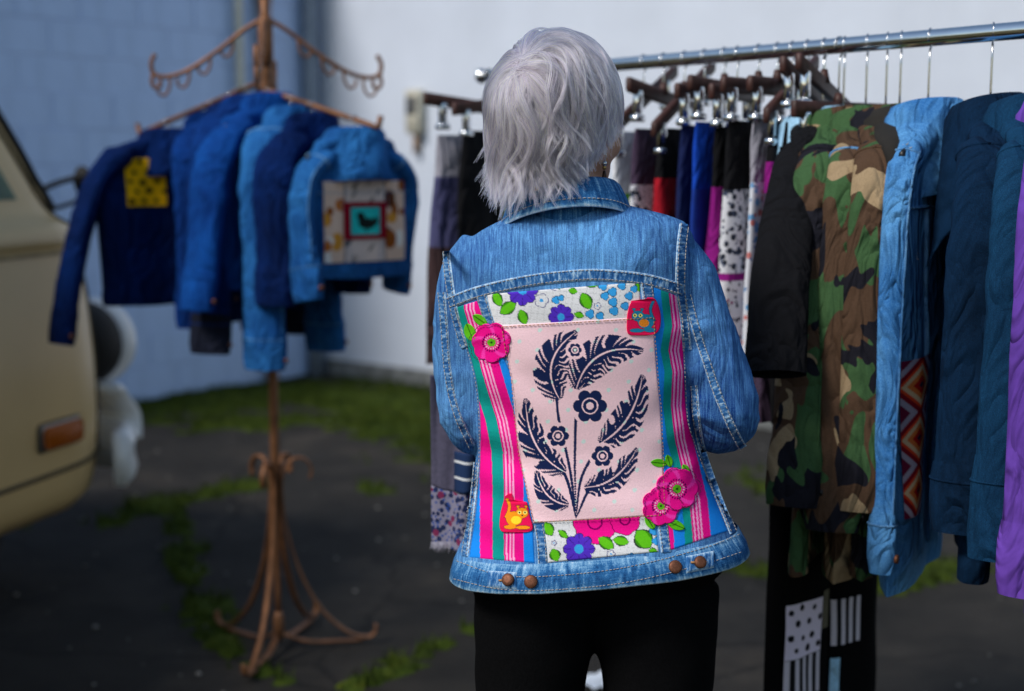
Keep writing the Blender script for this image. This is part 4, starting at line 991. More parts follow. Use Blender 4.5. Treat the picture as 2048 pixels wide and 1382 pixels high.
def blob(name, outline, fn, off, parent, step=1.6, mat=None):
    """applique with a closed outline: a fan of rings from its centre"""
    O = np.asarray(outline, float); c = O.mean(0); nr = max(4, int(np.max(np.linalg.norm(O - c, axis=1)) / step)); t = np.linspace(0.0, 1, nr)[:, None, None]
    Gf = c + (O - c)[None] * t
    Pc, _ = cast(c[0], c[1]); Po, _ = cast(O[:, 0], O[:, 1]); Pm, _ = cast((c + (O - c) * .5)[:, 0], (c + (O - c) * .5)[:, 1])
    tt = t[:, :, 0]; Y = np.where(tt < .5, lerp(Pc[1], Pm[None, :, 1], tt * 2), lerp(Pm[None, :, 1], Po[None, :, 1], tt * 2 - 1))
    o_ = off * np.where(tt > .995, .0, 1.)
    P = unp(Gf[..., 0], Gf[..., 1], Y - o_)
    return mk(name, P.reshape(-1, 3), gridF(nr, len(O), True), mat or M['vc'], parent, cols=fn(Gf[..., 0], Gf[..., 1]), world=True)
def base_col(px, c): return np.broadcast_to(np.array(c, float), px.shape + (3,)).copy()
HOT, TEAL, BLUE, LPINK, GREEN, VIO, SKYB, NAVY = srgb(240, 20, 140), srgb(20, 150, 142), srgb(30, 136, 232), srgb(250, 170, 214), srgb(96, 190, 30), srgb(84, 50, 190), srgb(58, 160, 226), (.012, .022, .085)
def stripe_fn(curve, edges):
    cv_ = np.array(curve, float)
    def f(px, py):
        d = px - np.interp(py, cv_[:, 1], cv_[:, 0]); out = base_col(px, edges[0][1])
        for x, c in edges[1:]: out[d >= x] = c
        for x in (-7, 0.5, 7): out[np.abs(d - x) < 1.7] = LPINK
        return out
    return f
sL = stripe_fn([(940, 618), (964, 700), (983, 768), (1006, 841), (1018, 904), (1020, 976), (1020, 1098), (1021, 1130)], [(-999, BLUE), (-60, HOT), (-35, TEAL), (-12, HOT), (27, BLUE)])
sR = stripe_fn([(1350, 590), (1357, 652), (1349, 700), (1357, 744), (1354, 811), (1362, 880), (1376, 938), (1391, 1000), (1398, 1078)], [(-999, HOT), (-50, BLUE), (-28, TEAL), (-12, HOT), (24, BLUE)])
panel('striped_patch', [(912, 615), (927, 666), (954, 768), (961, 880), (954, 1005), (938, 1115)], [(954, 602), (975, 655), (1025, 760), (1050, 900), (1062, 1000), (1070, 1127)], sL, .0016, JK)
panel('striped_patch', [(1308, 574), (1306, 690), (1322, 860), (1328, 960), (1340, 1101)], [(1354, 592), (1364, 652), (1371, 811), (1384, 875), (1422, 976), (1456, 1062)], sR, .0016, JK)
# printed floral cotton
def petals(px, py, x, y, r, n, depth, rot=0.):
    a = np.arctan2(py - y, px - x) + rot; d = np.hypot(px - x, py - y); return d < r * (1 - depth + depth * np.abs(np.cos(a * n / 2)) ** .6)
def leafm(px, py, x, y, a, ln, wd):
    c, s = math.cos(a), math.sin(a); u = ((px - x) * c + (py - y) * s) / ln; v = (-(px - x) * s + (py - y) * c) / wd
    return (np.abs(u) < 1) & (np.abs(v) < (1 - u * u)), np.abs(v)
def floral(items):
    def f(px, py):
        out = base_col(px, (.74, .74, .76)); gx_ = ((px * .97 + py * .1) % 13 < 1.0) | ((py * .98 - px * .08) % 12 < 1.0); out[gx_] *= .80
        for it in items:
            k = it[0]
            if k == 'leaf':
                m, v = leafm(px, py, *it[1:]); out[m] = GREEN; out[m & (v > .72)] = srgb(60, 140, 20); m2, v2 = leafm(px, py, it[1], it[2], it[3], it[4] * 1.06, it[5] * 1.2); out[m2 & ~m] = (.03, .05, .03)
            elif k == 'daisy':
                x, y, r, c, cc = it[1:]; m0 = petals(px, py, x, y, r + 1.5, 8, .22); out[m0] = (.03, .02, .06); m = petals(px, py, x, y, r, 8, .22); out[m] = c
                a = np.arctan2(py - y, px - x); d = np.hypot(px - x, py - y); out[m & (np.abs(np.sin(a * 4)) < .12) & (d > r * .4)] = tuple(q * .45 for q in c)
                out[d < r * .30] = cc
            elif k == 'poppy':
                x, y, r = it[1:]; m = petals(px, py, x, y, r, 7, .10, .4); out[petals(px, py, x, y, r + 1.4, 7, .10, .4)] = (.10, .0, .06); out[m] = HOT; d = np.hypot(px - x, py - y); out[np.abs(d - r * .32) < 1.6] = (.2, .0, .1)
            elif k == 'line':
                x, y, r = it[1:]; d = petals(px, py, x, y, r, 5, .3) & ~petals(px, py, x, y, r - 1.6, 5, .3); out[d] = (.10, .10, .25); out[np.hypot(px - x, py - y) < r * .25] = SKYB
            elif k == 'bud':
                x, y, r = it[1:]; out[petals(px, py, x, y, r + 1.2, 3, .3, 1.)] = (.02, .06, .12); out[petals(px, py, x, y, r, 3, .3, 1.)] = SKYB
        return out
    return f
fT = floral([('leaf', 995, 598, 1.1, 16, 9), ('leaf', 1016, 616, -.6, 19, 11), ('leaf', 1046, 634, 1.2, 16, 9), ('leaf', 1118, 570, .0, 14, 7), ('leaf', 1146, 582, .2, 9, 6), ('leaf', 1172, 602, 1.1, 18, 11), ('leaf', 1182, 566, .1, 20, 8), ('leaf', 1158, 630, .3, 10, 6), ('leaf', 1277, 572, 1.4, 12, 6),
             ('daisy', 1045, 580, 31, VIO, SKYB), ('daisy', 1122, 634, 25, VIO, SKYB), ('line', 1083, 601, 15), ('line', 1108, 574, 8), ('bud', 1112, 600, 8), ('bud', 1122, 596, 6), ('bud', 1206, 572, 9), ('bud', 1225, 584, 9), ('bud', 1210, 592, 8), ('bud', 1244, 572, 8), ('bud', 1258, 592, 8), ('bud', 1226, 604, 9), ('bud', 1250, 612, 8), ('bud', 1228, 622, 9), ('bud', 1180, 628, 9), ('bud', 1200, 632, 8), ('bud', 1268, 578, 7), ('line', 1195, 612, 8)])
fB = floral([('poppy', 1190, 1044, 44), ('poppy', 1250, 1040, 30), ('leaf', 1097, 1058, 1.1, 15, 10), ('leaf', 1126, 1068, .7, 12, 6), ('leaf', 1110, 1110, 1.2, 13, 10), ('leaf', 1212, 1086, .6, 18, 11), ('leaf', 1242, 1082, .2, 16, 9), ('leaf', 1287, 1078, .9, 22, 17), ('leaf', 1306, 1102, .2, 9, 6), ('daisy', 1158, 1098, 31, VIO, SKYB), ('line', 1222, 1108, 9), ('line', 1108, 1086, 6), ('bud', 1308, 1062, 9), ('bud', 1312, 1082, 8), ('bud', 1262, 1112, 6)])
panel('floral_patch', [(973, 588), (982, 625), (992, 658)], [(1280, 564), (1281, 600), (1284, 640)], fT, .0018, JK)
panel('floral_patch', [(1087, 1040), (1091, 1085), (1096, 1126)], [(1310, 1025), (1313, 1060), (1318, 1104)], fB, .0018, JK)
# centre panel: pale pink with mint dots and a navy block-print of leaves and plumes
def bez(p0, p1, p2, n=70):
    t = np.linspace(0, 1, n)[:, None]; return (1 - t) ** 2 * np.array(p0) + 2 * t * (1 - t) * np.array(p1) + t * t * np.array(p2)
def along(px, py, C):
    best = np.full(px.shape, 1e9); s = np.zeros(px.shape); sd_ = np.zeros(px.shape); T = np.gradient(C, axis=0); T /= np.linalg.norm(T, axis=1)[:, None]
    for k in range(len(C)):
        dx, dy = px - C[k, 0], py - C[k, 1]; d = dx * dx + dy * dy; m = d < best; best[m] = d[m]; s[m] = k / (len(C) - 1); sd_[m] = (dx * -T[k, 1] + dy * T[k, 0])[m]
    return s, sd_, np.sqrt(best)
def centre(px, py):
    out = base_col(px, srgb(252, 212, 220))
    m = (np.hypot((px + py * .12) % 38 - 19, (py + 17 * (((px + py * .12) // 38) % 2)) % 40 - 20) < 4.2); out[m] = srgb(214, 232, 226)
    ink = np.zeros(px.shape, bool)
    def plume(p0, p1, p2, wd, nv, cut, lean=1.2, mid=.0, skew=0.):
        nonlocal ink
        s, d, ab = along(px, py, bez(p0, p1, p2)); prof = wd * np.clip(np.sin(np.pi * np.clip(s, 0, 1) ** .8), 0, 1) ** .6
        u = np.abs(d) / (prof + 1e-6); inside = (ab < prof) & (s > .004) & (s < .996)
        ph = (s * nv - lean * u + .35 * np.sin(s * 19 + d * .15)) % 1
        cutm = (ph < cut * np.clip((u - .18) * 1.5, 0, 1)) & (d * skew >= 0 if skew else True)
        ink |= inside & ~cutm
        ink &= ~(inside & (u < mid))
    def stroke(pts, wd):
        nonlocal ink
        C = smooth_path(pts, 80); s, d, ab = along(px, py, C); ink |= ab < wd * np.sin(np.pi * np.clip(s * .94 + .03, 0, 1)) ** .5
    for st in ([(1152, 1036), (1140, 940), (1115, 820), (1120, 740)], [(1152, 1036), (1150, 900), (1160, 790), (1215, 715)], [(1152, 1036), (1165, 950), (1215, 870), (1265, 800)], [(1152, 1036), (1130, 950), (1080, 880)], [(1152, 1036), (1185, 970), (1240, 940)]): stroke(st, 3.2)
    plume((1120, 800), (1070, 720), (1155, 662), 36, 10, .46, 1.2, .05)
    plume((1152, 780), (1180, 680), (1288, 702), 38, 11, .48, 1.2, .05)
    plume((1198, 888), (1272, 850), (1285, 748), 32, 9, .46, 1.2, .06)
    plume((1132, 945), (1050, 905), (1052, 795), 30, 9, .46, 1.2, .06)
    plume((1168, 975), (1235, 975), (1275, 895), 26, 8, .45, 1.2, .06)
    plume((1138, 1010), (1085, 1005), (1072, 940), 20, 6, .42, 1.2, .08)
    for x, y, r in ((1180, 812, 34), (1116, 872, 22), (1205, 912, 22), (1150, 700, 14)):
        hal = np.hypot(px - x, py - y) < r + 5; ink &= ~hal
        ink |= petals(px, py, x, y, r, 6, .30); ink &= ~(np.hypot(px - x, py - y) < r * .22); ink &= ~(np.abs(np.hypot(px - x, py - y) - r * .45) < 1.3)
    out[ink] = NAVY; return out
panel('printed_centre_patch', [(1004, 650), (1022, 760), (1037, 900), (1066, 1047)], [(1306, 632), (1314, 740), (1323, 850), (1329, 1031)], centre, .0030, JK, step=1.25)
# appliques: poppies with leaves, two small cats
def flower_outline(x, y, r, n, dep, rot, k=90):
    a = np.linspace(0, 2 * math.pi, k, endpoint=False); q = r * (1 - dep + dep * np.abs(np.cos((a + rot) * n / 2)) ** .7); return np.stack([x + q * np.cos(a), y + q * np.sin(a) * 1.02], -1)
def poppy(x, y, r, rot):
    def f(px, py):
        out = base_col(px, HOT); d = np.hypot(px - x, py - y); a = np.arctan2(py - y, px - x); out[np.sin(a * 5 + d * .1 + rot) > .75] = srgb(252, 60, 176)
        out[(np.abs(d - r * .42) < 1.8) & (np.sin(a * 22) > -.1)] = (.12, .0, .08); out[(np.abs(d - r * .30) < 1.6) & (np.sin(a * 16) > 0)] = srgb(250, 200, 220); out[d < r * .2] = GREEN; out[d < r * .07] = (.02, .08, .01)
        out[d > r * .985] = (.18, .01, .1); return out
    return f
def leaf_outline(x, y, a, ln, wd, k=40):
    t = np.linspace(0, 2 * math.pi, k, endpoint=False); u = np.cos(t); v = np.sin(t) * np.abs(np.sin(t)) ** .4; c, s = math.cos(a), math.sin(a); return np.stack([x + u * ln * c - v * wd * s, y + u * ln * s + v * wd * c], -1)
def leaf_fn(x, y, a):
    def f(px, py):
        out = base_col(px, GREEN); v = -(px - x) * math.sin(a) + (py - y) * math.cos(a); out[np.abs(v) < 1] = srgb(50, 110, 20); return out
    return f
APP = []
for x, y, r, rot, leaves in ((983, 685, 41, .3, [(940, 665, 1.2, 20, 12), (960, 640, .6, 18, 10)]), (1322, 1012, 40, .9, [(1300, 1045, 1.0, 17, 9), (1352, 1050, .4, 20, 10)]), (1354, 978, 44, .1, [(1318, 926, .1, 18, 9), (1338, 922, 1.3, 14, 8), (1372, 938, .9, 12, 7)])):
    for lf in leaves: blob('leaf_applique', leaf_outline(*lf), leaf_fn(*lf[:3]), .0038, JK)
    blob('poppy_applique', flower_outline(x, y, r, 7, .13, rot), poppy(x, y, r, rot), .0044 if r < 44 else .0054, JK); APP.append(flower_outline(x, y, r * .955, 7, .13, rot, 60))
def cat_fn(x, y, bodyc, chest, flip):
    def f(px, py):
        u = (px - x) * flip; v = py - y; out = base_col(px, srgb(232, 24, 84))
        def el(cx_, cy_, a_, b_): return ((u - cx_) / a_) ** 2 + ((v - cy_) / b_) ** 2 < 1
        bodym = el(-6, 9, 17, 15) | el(10, -2, 13, 11) | el(-14, 26, 13, 5) | el(12, 27, 15, 4.5) | ((np.abs(u + 20 - 5 * np.sin((v + 30) * .1)) < 3.6) & (v < 8) & (v > -32)) | ((np.abs(u - 2) + (v + 16) * .5 < 4) & (v > -18) & (v < -6)) | ((np.abs(u - 18) + (v + 16) * .5 < 4) & (v > -18) & (v < -6))
        shr = bodym & np.roll(bodym, 1, 0) & np.roll(bodym, -1, 0) & np.roll(bodym, 1, 1) & np.roll(bodym, -1, 1)
        out[bodym] = (.03, .015, .02); out[shr] = bodyc; out[el(-2, 12, 10, 8) & shr] = chest; out[el(5, -3, 4, 3.6) | el(16, -3, 4, 3.6)] = srgb(250, 236, 120); out[el(5, -3, 1.6, 2) | el(16, -3, 1.6, 2)] = (.02, .02, .02); out[el(10.5, 3, 1.8, 1.4)] = (.02, .02, .03)
        return out
    return f
def cat_outline(pts): return smooth_path(list(pts) + [pts[0]], 90)[:-1]
def gblob(name, outline, fn, off):
    """grid panel under a free outline"""
    O = np.asarray(outline); ys = np.linspace(O[:, 1].min() + .6, O[:, 1].max() - .6, 24); l, r = [], []
    for yv in ys:
        c_ = []
        for k in range(len(O)):
            a_, b_ = O[k], O[(k + 1) % len(O)]
            if (a_[1] - yv) * (b_[1] - yv) <= 0 and a_[1] != b_[1]: c_.append(a_[0] + (b_[0] - a_[0]) * (yv - a_[1]) / (b_[1] - a_[1]))
        l.append((min(c_), yv)); r.append((max(c_), yv))
    return panel(name, l, r, fn, off, JK, step=1.0)
gblob('cat_applique', cat_outline([(1264, 600), (1285, 602), (1296, 594), (1312, 600), (1322, 632), (1316, 664), (1285, 672), (1256, 668), (1253, 640), (1257, 615)]), cat_fn(1286, 634, srgb(36, 132, 170), srgb(240, 140, 40), -1), .0050)
gblob('cat_applique', cat_outline([(1010, 992), (1022, 986), (1030, 1002), (1052, 1003), (1060, 1030), (1065, 1060), (1035, 1066), (1002, 1062), (1000, 1030)]), cat_fn(1034, 1028, srgb(246, 150, 30), srgb(250, 216, 50), 1), .0050)
# ---- seams: raised double-stitched ribbons with puckers, and the stitches
def seam_mat():
    m, nt, b = newmat('puckered denim seam', .85, .15)
    uv = nt.nodes.new('ShaderNodeUVMap'); sp = nt.nodes.new('ShaderNodeSeparateXYZ'); nt.links.new(uv.outputs[0], sp.inputs[0])
    mp = nt.nodes.new('ShaderNodeMapping'); mp.inputs['Scale'].default_value = (190, 1.1, 1); nt.links.new(uv.outputs[0], mp.inputs[0])
    n = noi(nt, mp.outputs[0], 1, 2, .6); fine = noi(nt, mapped(nt, (700, 700, 700)), 1, 2)
    f = mathn(nt, 'ADD', mathn(nt, 'MULTIPLY', n, .75), mathn(nt, 'MULTIPLY', fine, .25))
    edge = mathn(nt, 'MULTIPLY', mathn(nt, 'POWER', mathn(nt, 'ABSOLUTE', mathn(nt, 'SUBTRACT', mathn(nt, 'MULTIPLY', sp.outputs[1], 2), 1)), 5), .22)
    c = ramp(nt, mathn(nt, 'ADD', f, edge), [(.34, srgb(20, 62, 116)), (.50, srgb(48, 104, 162)), (.64, srgb(150, 184, 212)), (.80, srgb(200, 216, 230))])
    nt.links.new(c, b.inputs[0]); bump(nt, b, n, .5, .003); return m
M['denim_seam'] = seam_mat()
STI = MB()
def resample(pts, step):
    C = smooth_path(pts, 200); L = np.concatenate([[0], np.cumsum(np.linalg.norm(np.diff(C, axis=0), axis=1))]); n = max(4, int(L[-1] / step)); q = np.linspace(0, L[-1], n)
    return np.stack([np.interp(q, L, C[:, k]) for k in (0, 1)], -1)
def stitch_line(pts, off, lift=.0012, ln=5., gap=2.4, rad=.00055, dst=None):
    C = resample(pts, 1.0); T = np.gradient(C, axis=0); T /= np.linalg.norm(T, axis=1)[:, None] + 1e-9; C = C + np.stack([-T[:, 1], T[:, 0]], -1) * off
    k = 0; P, Nn = cast(C[:, 0], C[:, 1], lift)
    while k + ln < len(C):
        a, c_, b_ = P[int(k)], P[int(k + ln / 2)], P[int(k + ln)]
        if np.linalg.norm(a - b_) < .02: (dst or STI).add(*tube([a, c_ + Nn[int(k + ln / 2)] * .0004, b_], rad, 5))
        k += (ln + gap) * random.uniform(.85, 1.2)
def seam(pts, wpx, lift=.0018, st=True, name='seam'):
    C = resample(pts, 2.0); T = np.gradient(C, axis=0); T /= np.linalg.norm(T, axis=1)[:, None] + 1e-9; Nn = np.stack([-T[:, 1], T[:, 0]], -1)
    prof = [(-.5, 0.0), (-.46, .8), (-.25, 1.), (0, .75), (.25, 1.), (.46, .8), (.5, 0.)]
    G_ = C[:, None] + Nn[:, None] * (np.array([p_[0] for p_ in prof]) * wpx)[None, :, None]
    pk = np.array([1 + .45 * noise.noise(Vector((k * .45, wpx, 3))) for k in range(len(C))])
    P, Q = cast(G_[..., 0], G_[..., 1]); P = P + Q * (np.array([p_[1] for p_ in prof])[None, :, None] * lift * pk[:, None, None] + .0002)
    L = np.arange(len(C)) * 2.0 / 1354; uv = np.stack([np.broadcast_to(L[:, None], G_.shape[:2]), np.broadcast_to(np.array([p_[0] + .5 for p_ in prof])[None], G_.shape[:2])], -1)
    o = mk(name, P.reshape(-1, 3), gridF(*G_.shape[:2]), M['denim_seam'], JK, uv=uv, world=True)
    if st:
        for s in (-.36, .36): stitch_line(pts, s * wpx, lift + .0006)
    return o
seam([(898, 606), (960, 583), (1050, 563), (1130, 553), (1200, 550), (1290, 559), (1366, 580)], 24)
seam([(892, 502), (897, 545), (905, 600), (916, 650), (930, 695)], 15)
seam([(1368, 449), (1362, 500), (1360, 580), (1368, 640), (1374, 700)], 19)
seam([(1374, 590), (1390, 650), (1412, 720), (1442, 805), (1474, 875), (1486, 896)], 17)
seam([(884, 585), (890, 660), (896, 740), (912, 820), (944, 893)], 14)
seam([(963, 592), (975, 632), (985, 656)], 20); seam([(1292, 566), (1297, 600), (1298, 625)], 24)
seam([(1078, 1050), (1084, 1090), (1086, 1128)], 20); seam([(1324, 1035), (1328, 1070), (1332, 1104)], 20)
seam([(953, 925), (944, 1010), (930, 1112)], 12); seam([(1388, 770), (1400, 880), (1432, 980), (1466, 1066)], 14)
for pts in ([(914, 617), (929, 666), (956, 768), (963, 880), (956, 1005), (940, 1112)], [(1354, 596), (1362, 652), (1369, 811), (1381, 875), (1418, 976), (1452, 1060)]): stitch_line(pts, 0, .0034)
STO = MB()
for pts in ([(1006, 654), (1024, 760), (1039, 900), (1068, 1044)], [(1304, 635), (1312, 740), (1321, 850), (1327, 1029)], [(1006, 653), (1304, 635)], [(1068, 1044), (1327, 1029)]): stitch_line(pts, 0, .0046, dst=STO)
STD = MB()
for O_ in APP: stitch_line(np.vstack([O_, O_[:1]]), 0, .0062, 4., 1.6, .0005, STD)
mk('applique_stitching', np.vstack(STD.V), STD.F, plain('dark thread', (.06, .01, .05), .8), JK, world=True)['kind'] = 'stuff'
# ---- waistband, buttons, tabs
wb = []
tabs = [(-.002, .0), (-.0015, .010), (.0035, .5), (.0045, .94), (.0015, 1.0), (-.004, .97)]
def wb_loop(f, grow, na=240):
    return torso_loop(lerp(1073, 1110, min(f, 1)), grow + .0035, na) + np.array((0, 0, -.0125 * f))
for gr_, f in tabs:
    L_ = wb_loop(f, gr_); ph = np.arange(240); wv = np.array([noise.noise(Vector((k * .11, f * 1.5, 2))) for k in ph]); d = L_ - L_.mean(0); d[:, 2] = 0; d /= np.linalg.norm(d, axis=1)[:, None]
    wb.append(L_ + d * (wv * .0022)[:, None] + np.array((0, 0, 1)) * (.0018 * wv)[:, None])
wb = np.array(wb)
def wb_mat():
    m, nt, b = newmat('worn denim waistband', .85, .15)
    uv = nt.nodes.new('ShaderNodeUVMap'); sp = nt.nodes.new('ShaderNodeSeparateXYZ'); nt.links.new(uv.outputs[0], sp.inputs[0])
    mp = nt.nodes.new('ShaderNodeMapping'); mp.inputs['Scale'].default_value = (150, 1.6, 1); nt.links.new(uv.outputs[0], mp.inputs[0]); n = noi(nt, mp.outputs[0], 1, 3, .6)
    mp2 = nt.nodes.new('ShaderNodeMapping'); mp2.inputs['Scale'].default_value = (60, 24, 1); nt.links.new(uv.outputs[0], mp2.inputs[0]); n2 = noi(nt, mp2.outputs[0], 1, 3, .6)
    v = sp.outputs[1]
    top = mathn(nt, 'MULTIPLY', mathn(nt, 'POWER', mathn(nt, 'SUBTRACT', 1, v), 2.5), .20); low = mathn(nt, 'MULTIPLY', mathn(nt, 'POWER', v, 9), .42)
    f = mathn(nt, 'ADD', mathn(nt, 'ADD', mathn(nt, 'MULTIPLY', n, .72), mathn(nt, 'MULTIPLY', n2, .25)), mathn(nt, 'ADD', top, low))
    f = mathn(nt, 'ADD', f, mathn(nt, 'MULTIPLY', mathn(nt, 'SUBTRACT', noi(nt, mapped(nt, (700, 700, 700)), 1, 2), .5), .3))
    nt.links.new(ramp(nt, f, [(.38, srgb(16, 58, 108)), (.55, srgb(44, 104, 160)), (.70, srgb(120, 168, 206)), (.90, srgb(205, 222, 236))]), b.inputs[0]); bump(nt, b, n, .4, .003); return m
WB = mk('waistband', wb.reshape(-1, 3), gridF(len(tabs), 240, True), wb_mat(), JK, world=True, uv=np.stack(np.meshgrid(np.linspace(0, 1.3, 240), [t_[1] for t_ in tabs]), -1))
WBV = bvh_of(wb.reshape(-1, 3), gridF(len(tabs), 240, True))
JB_old = JB; JB = WBV
stitch_line([(908, 1120), (1000, 1150), (1100, 1152), (1250, 1135), (1400, 1098), (1480, 1068)], 0, .0008); stitch_line([(908, 1158), (1000, 1178), (1100, 1180), (1250, 1165), (1400, 1130), (1482, 1104)], 0, .0008)
def tab(x0, x1, yc, slope, hole_x, btn_x):
    C = np.stack(np.meshgrid(np.linspace(x0, x1, 24), np.linspace(-17, 17, 10)), -1); C[..., 1] += yc + (C[..., 0] - (x0 + x1) / 2) * slope
    P, Q = cast(C[..., 0], C[..., 1], .0032)
    e = np.minimum.outer(np.minimum(np.arange(10), 9 - np.arange(10)), np.full(24, 99)); e = np.minimum(e, np.minimum(np.arange(24), 23 - np.arange(24))[None]); P = P - Q * np.where(e == 0, .003, 0)[..., None]
    uvt = np.stack([np.broadcast_to(np.linspace(0, .05, 24)[None], (10, 24)), np.broadcast_to(np.linspace(0, 1, 10)[:, None], (10, 24))], -1)
    tb = mk('button_tab', P.reshape(-1, 3), gridF(10, 24), M['denim_seam'], JK, uv=uvt, world=True)
    hp, hn = cast(np.linspace(hole_x - 12, hole_x + 12, 8), np.full(8, yc + (hole_x - (x0 + x1) / 2) * slope), .0042); STO.add(*tube(hp, .0016, 6))
    p_, n_ = cast(hole_x + 6, yc + (hole_x - (x0 + x1) / 2) * slope, .0045); button(JK, M_inv(p_), n_, M['copper'], .0092)
    p_, n_ = cast(btn_x, yc + (btn_x - (x0 + x1) / 2) * slope, .0012); button(JK, M_inv(p_), n_, M['copper'], .0098)
def M_inv(p): return np.array(p) - np.array(PERSON_LOC)
tab(975, 1034, 1160, .06, 1012, 1062); tab(1372, 1428, 1124, -.20, 1392, 1350)
JB = JB_old
mk('stitching', np.vstack(STI.V), STI.F, M['thread'], JK, world=True)['kind'] = 'stuff'
mk('patch_stitching', np.vstack(STO.V), STO.F, M['thread_o'], JK, world=True)['kind'] = 'stuff'
# ---- collar
CC = P3(1132, 409, 2.108); prof = []
na = 70; rows = []
#      radius x, radius y, height at the back, extra drop towards the front
for rx, ry, hb, fr in ((.090, .086, -.040, -.03), (.078, .076, -.022, -.025), (.068, .062, .015, -.02), (.071, .066, .034, -.025), (.075, .071, .040, -.028), (.081, .077, .037, -.032), (.090, .085, .026, -.042), (.098, .092, .011, -.052), (.104, .0965, .001, -.058), (.103, .0955, -.001, -.058), (.099, .092, .002, -.056)):
    r_ = []
    for a in np.linspace(R(35), R(325), na):
        e = (1 + math.cos(a)) / 2
        tilt = .018 * math.sin(a)
        r_.append(CC + np.array((rx * math.sin(a), ry * math.cos(a), hb + fr * e * 1.4 + tilt * .5)))
    rows.append(r_)
rows = np.array(rows); uvc = np.stack([np.broadcast_to(np.linspace(0, .45, na)[None], rows.shape[:2]), np.broadcast_to(np.array([.5, .5, .5, .5, .4, .3, .45, .7, .97, 1, 1])[:, None], rows.shape[:2])], -1)
col_m = wb_mat(); COL = mk('collar', rows.reshape(-1, 3), gridF(*rows.shape[:2]), col_m, JK, world=True, uv=uvc)
cb = MB()
for rowi, lf in ((7, .0012),):
    for k in range(4, na - 4):
        a_, b_ = rows[rowi, k], rows[rowi, k + 1]; o_ = (a_ - CC); o_[2] = .02; o_ /= np.linalg.norm(o_); cb.add(*tube([a_ + o_ * lf, lerp(a_, b_, .7) + o_ * lf], .0006, 5))
mk('collar_stitching', np.vstack(cb.V), cb.F, M['thread'], JK, world=True)['kind'] = 'stuff'

# ---- hair
hm_, nt, b = newmat('lilac silver hair', .42, .45)
hi = nt.nodes.new('ShaderNodeHairInfo')
c = ramp(nt, hi.outputs['Random'], [(0, (.38, .22, .62)), (.25, (.62, .41, .86)), (.6, (.82, .60, .98)), (1, (.96, .84, 1.0))])
# darker, plum-tinted roots at the whorl
c = mixc(nt, ramp(nt, hi.outputs['Intercept'], [(0, (.5, .5, .5)), (.10, (0, 0, 0))]), c, (.44, .32, .50))
hb = nt.nodes.new('ShaderNodeBsdfHairPrincipled'); hb.parametrization = 'COLOR'; nt.links.new(c, hb.inputs['Color']); hb.inputs['Roughness'].default_value = .38; hb.inputs['Radial Roughness'].default_value = .5
hb.inputs['Random Roughness'].default_value = .3; nt.links.new(hb.outputs[0], nt.nodes['Material Output'].inputs[0])
capm = plain('hair underlayer', (.40, .36, .45), .8, var=.4, scale=80)
SCR = np.array((.077, .097, .101)); SCC = np.array((0, -.014, .010))
Vc, Fc = sphere((0, 0, 0), SCR, 24, 32); Vc = np.array(Vc)
keepf = []
Wd = P3(1050, 148, 2.04) - HC; Wd = np.array((Wd @ hx_, Wd @ hy_, Wd @ hz_)) - SCC; Wd = Wd / SCR; Wd /= np.linalg.norm(Wd)
def hairline(u):
    """unit scalp direction carries hair?  u in head space"""
    x, y, z = u
    if y > .40: return z > .28 + .5 * (y - .40)
    if y > .0: return z > -.12 + .8 * y
    return z > -.58
okv = np.array([hairline(v / SCR) for v in Vc]); Fk = [f for f in Fc if all(okv[i] for i in f)]
capV = HC + (Vc + SCC) @ np.array([hx_, hy_, hz_])
HAIR = mk('hair', capV, Fk, capm, PERSON, world=True)
hr = random.Random(3); strands = []; NP = 18
e1 = np.cross(Wd, (0, 0, 1.)); e1 /= np.linalg.norm(e1); e2 = np.cross(Wd, e1)
Hm = np.array([hx_, hy_, hz_]); grav_l = np.array((0, 0, -1.))
right_l = Hm @ np.array((1., 0, 0)); back_l = Hm @ np.array((0, -1., 0))
def guide(u, length, lift, phase, curl, flick):
    p = u * SCR * (1 + lift * .3); away = u - Wd * np.dot(u, Wd); away = away / (np.linalg.norm(away) + 1e-6)
    if np.dot(u, Wd) > .985: away = e1 * hr.uniform(-1, 1) + e2 * hr.uniform(-1, 1)
    sw = np.cross(Wd, u); d = away + .25 * sw; step = length / (NP - 1); pts = [p.copy()]
    for k in range(1, NP):
        t = k / (NP - 1); n = p / SCR ** 2; n /= np.linalg.norm(n)
        g_ = grav_l - n * np.dot(grav_l, n) * (.9 if np.dot(n, grav_l) < .5 else .2)
        d = d + g_ * (.34 + .10 * t); sidev = np.cross(n, d); sidev /= np.linalg.norm(sidev) + 1e-9
        d = d / np.linalg.norm(d)
        q = p + step * (d + curl * sidev * math.cos(phase + t * 8.5) * (.35 + .65 * t) + n * flick * max(0, t - .78) * 3.0)
        r_ = np.linalg.norm(q / SCR); lim = 1 + lift * min(1, .25 + t * 2.2)
        if r_ < lim: q = q * (lim / r_)
        elif q[2] > -.02 and r_ > lim * 1.02: q = q * (lim * 1.02 / r_)
        d = (q - p) / step; p = q; pts.append(p.copy())
    return np.array(pts)
nl = 0; tries = 0
